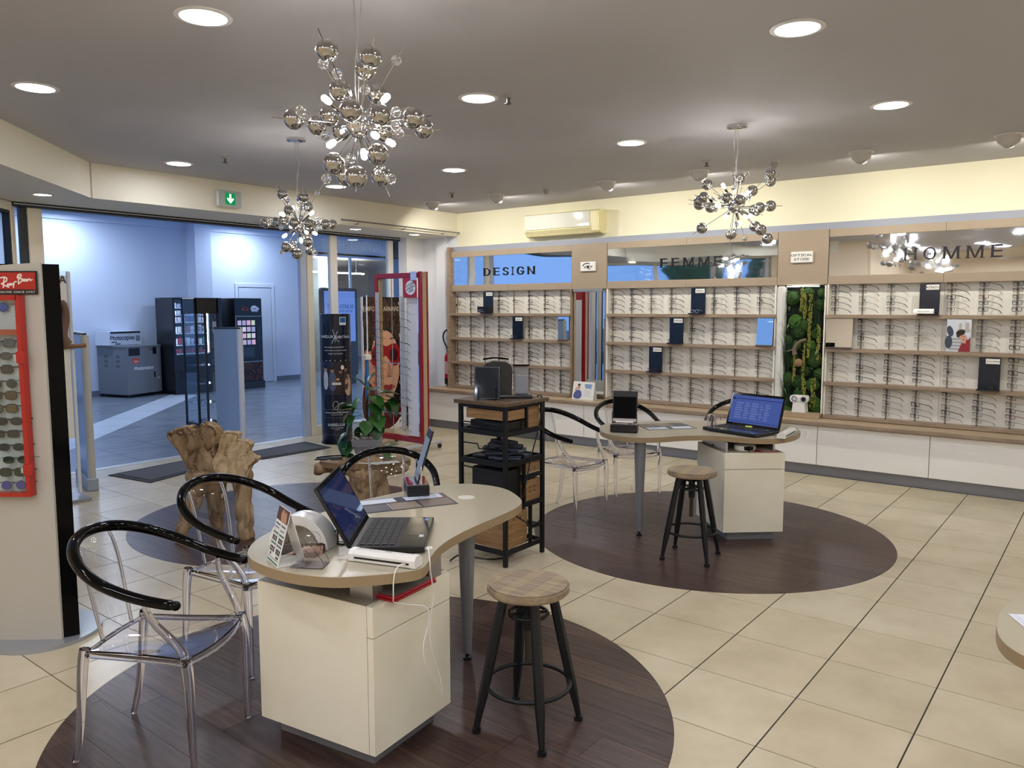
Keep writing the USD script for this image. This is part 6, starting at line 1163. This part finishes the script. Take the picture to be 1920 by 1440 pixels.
# welcome totem
t = T('welcome_totem', 'tall black screen totem in the mall showing BIENVENUE', 'screen', (-13.5, 11.15, 0)); P = lambda *a, **k: t.part(*a, world=True, **k); g = sbox(10.66, .2, 11.63, 2.12).buffer(.0).buffer(-.05).buffer(.05)
F = frame((-13.5, 0, 0), (0, 1, 0), (0, 0, 1)); P('housing', put(prism(g, -.10, 0), F), C('17191e', .25)); P('foot', bx(-13.62, -13.48, 10.75, 11.55, 0, .2), C('202329', .4)); P('display', put(prism(sbox(10.72, .95, 11.57, 2.05), 0, .003), F), emit('totem_screen', '6f8fe0', .75), smooth=False)
P('lettering', put(text('BIENVENUE', .085, .002, False, 1.1, (11.17, 1.72), z=.003), F), C('2a3a78', .4), smooth=False); P('lettering', put(text('DANS VOTRE CENTRE', .045, .002, False, .9, (11.2, 1.62), z=.003), F), C('2a3a78', .4), smooth=False)
# trees outside, seen only in the mirrors
for k, (x, y) in enumerate(((-19, -24), (-12.5, -20))):
    t = T('tree', ('leftmost', 'rightmost')[k] + ' green tree outside the angled window', 'tree', (x, y, 0)); t.part('trunk', cyl((0, 0, 0), (0, 0, 2.2), .12, 10), C('4a3a2a', .8)); cr_ = trimesh.creation.icosphere(3, 1.6); cr_.vertices *= (.75 + .5 * meshkit.fbm(cr_.vertices * 2 + k, 4, k))[:, None]; cr_.apply_translation((0, 0, 3.4)); t.part('crown', cr_, C('4d6b3a', .8), True)
struct('ground_outside', bx(-40, -4.35, -40, 2.1, -.12, -.085), C('8d9096', .9), 'grey paving outside the angled shop window')

# ------------------------------------------------------------------ ceiling: downlights, spots, sprinklers
dl = None
DL = [((-3.398, 2.052), 'ceiling downlight at the top left beside the big chandelier'), ((-5.254, 2.049), 'ceiling downlight at the far upper left edge'), ((-3.315, 3.888), 'ceiling downlight right of the big chandelier'), ((-6.938, 3.887), 'ceiling downlight left of the middle chandelier canopy'), ((-5.183, 5.71), 'small ceiling downlight below the big chandelier balls at right'), ((-3.225, 5.678), 'ceiling downlight left of the far chandelier canopy'), ((-1.295, 5.705), 'ceiling downlight right of the far chandelier'), ((-1.312, 3.888), 'largest ceiling downlight at the upper right'), ((-6.883, 5.666), 'ceiling downlight half hidden behind the big chandelier'),
      ((-1.35, 2.05), 'd'), ((.55, 2.05), 'd'), ((.55, 3.89), 'd'), ((.55, 5.7), 'd'), ((2.4, 3.9), 'd'), ((2.4, 5.7), 'd'), ((2.4, 1.9), 'd')] + [((x, y), 'd') for y in (.2, -.9, -2.0, -3.1) for x in (-3.4, -2.1, -.8, .55, 1.8)]  # unseen lamps, set close behind the viewer to light upright faces
for i, ((x, y), lab) in enumerate(DL):
    if lab == 'd': lab = 'unseen round ceiling downlight outside the picture, placed to light the foreground'
    if dl is None:
        dl = T('downlight', lab, 'ceiling light', (x, y, ZC), 0, 'round ceiling downlights')
        dl.part('trim', lathe([(.104, -.001), (.128, -.001), (.128, -.005), (.104, -.008), (.104, -.001)], 32), C('e6e4e0', .4), 40); dl.part('diffuser', disc((0, 0), .104, -.0055, -.0035), LAMP, False)
    else: copy(dl, (x, y, ZC), 0, lab)
sd = None
for (x, y), lab in (((-7.62, 2.98), 'warm downlight in the soffit at the left window'), ((-7.80, 6.72), 'soffit downlight left above the fashion poster'), ((-7.75, 7.72), 'soffit downlight right above the fashion poster')):
    if sd is None:
        sd = T('soffit_light', lab, 'ceiling light', (x, y, ZS), 0, 'downlights in the soffit'); sd.part('trim', lathe([(.07, -.001), (.09, -.001), (.088, -.006), (.07, -.008), (.07, -.001)], 24), C('d8d6d2', .4), 40); sd.part('diffuser', disc((0, 0), .07, -.006, -.004), emit('lamp_warm', 'ffe6c8', DOWN * .8), False)
    else: copy(sd, (x, y, ZS), 0, lab)
WN = ['leftmost', 'second', 'third', 'fourth', 'fifth', 'rightmost']; ws = None
for i, x in enumerate(WASH_X):
    lab = '%s white ceiling spot washing the spectacle wall' % WN[i]
    if ws is None:
        ws = T('wall_spot', lab, 'ceiling spot', (x, 7.26, ZC), 0, 'white wall washing spots')
        ws.part('trim_ring', lathe([(.085, -.0005), (.105, -.0005), (.10, -.006), (.085, -.008), (.085, -.0005)], 28), C('e4e2de', .4), 40)
        h = trimesh.creation.revolve([(0, -.075), (.05, -.07), (.082, -.004), (0, -.004)], sections=28); h = h.slice_plane((0, .035, 0), (0, -1, 0), cap=True) if False else h
        cut = totri(m3.Manifold(m3.Mesh(np.asarray(h.vertices, np.float32), np.asarray(h.faces, np.uint32))).trim_by_plane((0, -.75, .66), -.052)) if False else h
        ws.part('housing', put(tube([(0, 0, -.004), (0, 0, -.045), (0, -.02, -.07)], [.084, .080, .045], 24), M4()), C('cfccc8', .45), 40)
        ws.part('lamp_face', put(disc((0, 0), .04, 0, .002), frame((0, .058, -.055), (1, 0, 0), (0, -.6, .8)) @ trimesh.transformations.rotation_matrix(PI, (1, 0, 0))), emit('spot_face', 'fff3c8', 8), False)
    else: copy(ws, (x, 7.26, ZC), 0, lab)
for (x, y), lab in (((-3.143, 3.976), 'sprinkler head right of the big chandelier'), ((-6.351, 3.994), 'sprinkler head left of the middle chandelier canopy'), ((-6.239, 6.84), 'sprinkler head near the corner of the ceiling'), ((-3.084, 6.817), 'sprinkler head left of the far chandelier')):
    t = T('sprinkler', lab, 'sprinkler', (x, y, ZC)); t.part('flange', lathe([(0, -.001), (.035, -.001), (.03, -.01), (0, -.012)], 16), C('a9a49c', .4), 40); t.part('nozzle', cyl((0, 0, -.045), (0, 0, -.01), .012, 10), C('6b6762', .4)); t.part('deflector', disc((0, 0), .022, -.05, -.046, 16), C('5a5752', .4))
for (x, y), lab in (((-5.195, 7.257), 'small ceiling sensor above the air conditioner'), ((-2.60, 7.202), 'small ceiling sensor right of the far chandelier')):
    t = T('ceiling_sensor', lab, 'sensor', (x, y, ZC)); t.part('flange', disc((0, 0), .05, -.008, 0, 24), C('d8d5d0', .4)); t.part('dome', lathe([(0, -.065), (.015, -.062), (.032, -.03), (.036, -.008), (0, -.008)], 16), C('a8a49e', .5), 50)
# exit sign, curtain rods
t = T('exit_sign', 'lit green emergency exit sign with white down arrow', 'exit sign', (-7.50, 4.74, 2.735)); P = lambda *a, **k: t.part(*a, world=True, **k)
P('housing', bx(-7.533, -7.48, 4.60, 4.885, 2.738, 2.91, .012), C('d9dad6', .4)); P('cover', bx(-7.4795, -7.477, 4.612, 4.873, 2.75, 2.90), panemat('clear_cover', (.93, .95, .94), 1.3), smooth=False); P('green_panel', bx(-7.4765, -7.474, 4.69, 4.80, 2.765, 2.885), emit('exit_green', '12894c', .9), smooth=False)
P('arrow', put(prism([(-.012, .05), (.012, .05), (.012, .0), (.038, .012), (.038, -.008), (0, -.05), (-.038, -.008), (-.038, .012), (-.012, 0)], 0, .0015), frame((-7.474, 4.745, 2.825), (0, 1, 0), (0, 0, 1))), emit('exit_white', 'e6fff0', 1.2), smooth=False)
for lab, a, b in (('thin steel curtain rod along the soffit above the posters', (-7.47, 6.23, 2.74), (-7.47, 8.32, 2.735)), ('thin steel curtain rod along the angled soffit at the left', (-6.15, 2.02, 2.775), (-7.42, 3.21, 2.755))):
    a, b = np.array(a), np.array(b); t = T('curtain_rod', lab, 'rod', tuple((a + b) / 2)); t.part('rod', cyl(a, b, .009, 8), C('8b8782', .35, metallic=.6), world=True)
    for s_ in (0, 1): t.part('finial', sphere(a + (b - a) * s_, .014, 1), C('8b8782', .35, metallic=.6), world=True)
    off = np.array([-.06, 0, 0]) if abs(a[0] - b[0]) < .1 else np.array([-.045, -.048, 0])
    for u in (.12, .5, .86): p_ = a + (b - a) * u; t.part('bracket', tube([p_, p_ + [0, 0, -.03], p_ + off + [0, 0, -.03]], .006, 6), C('8b8782', .35, metallic=.6), world=True)

# ------------------------------------------------------------------ chandeliers
CH = [[.098, -.229, .212], [.225, -.133, .186], [.043, .003, .206], [.037, -.123, .102], [-.098, .188, .175], [-.131, -.039, .047], [.169, -.184, -.004], [.195, -.064, -.002], [-.167, -.185, .014], [-.30, .033, .047], [.263, .041, -.003], [.067, .299, .029], [-.25, .12, .033], [-.117, .244, .032], [.07, -.185, -.183], [.165, -.053, -.141], [-.22, .115, -.16], [.17, -.165, -.24], [.047, .071, -.194]]
GL_ = [[-.042, -.134, .212], [-.039, -.071, .189], [.102, .112, .258], [.011, .026, .141], [-.1, -.202, .03], [.151, .059, .04], [.229, -.017, -.037], [.016, .204, .001], [-.237, .01, .035], [-.268, .046, .003], [-.017, -.03, -.133], [-.13, -.063, -.203], [.15, .027, -.221], [-.065, .086, .075]]
BU = [[-.027, -.115, .066], [-.083, .027, .128], [.097, .035, .081], [.115, -.031, -.054], [.033, -.009, -.10], [-.021, -.103, -.076], [.043, .104, -.046], [-.118, .036, .002]]
def chandelier(lab, x, y, z, rot):
    t = T('chandelier', lab, 'chandelier', (x, y, z), rot, None)
    h = ZC - z
    t.part('canopy', lathe([(0, h), (.075, h), (.075, h - .018), (.06, h - .026), (0, h - .028)], 28), CHROME, 40)
    for s_ in (-.012, .012): t.part('cord', tube(spline([(s_, 0, h - .028), (s_ * 1.5, .004, h * .7), (-s_ * .6, -.004, h * .4), (s_ * .5, 0, .05)], 12), .0022, 5), C('b9b7b4', .3, metallic=.5), 60)
    t.part('hub', sphere((0, 0, 0), .052, 3), CHROME, True)
    for c in CH:
        c = np.array(c); d = c / np.linalg.norm(c); t.part('rod', tube([d * .04, c + d * .085], .0022, 5), CHROME); t.part('chrome_ball', sphere(c, .0405, 3), SMOKYCHROME, True)
    for c in GL_:
        c = np.array(c); d = c / np.linalg.norm(c); t.part('rod', tube([d * .04, c + d * .06], .0018, 5), CHROME); t.part('glass_ball', sphere(c, .0205, 2), CRYSTAL, True)
    for c in BU:
        c = np.array(c); d = c / np.linalg.norm(c); sk = t.part('socket', tube([d * .045, c], .009, 8), CHROME); t.part('bulb', tube([c, c + d * .012, c + d * .035, c + d * .042], [.008, .0125, .0125, .006], 10), BULBM, 60, under=sk)
    return t
chandelier('large chrome ball chandelier nearest the viewer', -2.44, 2.13, 2.403, 0)
chandelier('chrome ball chandelier left behind the largest one, before the entrance', -5.22, 3.91, 2.335, .06)
chandelier('chrome ball chandelier hanging over the far desk', -2.32, 5.64, 2.425, 1.25)
chandelier('chrome ball chandelier beyond the right picture edge, seen only in mirrors by the right desk', .22, 2.75, 2.40, .7)
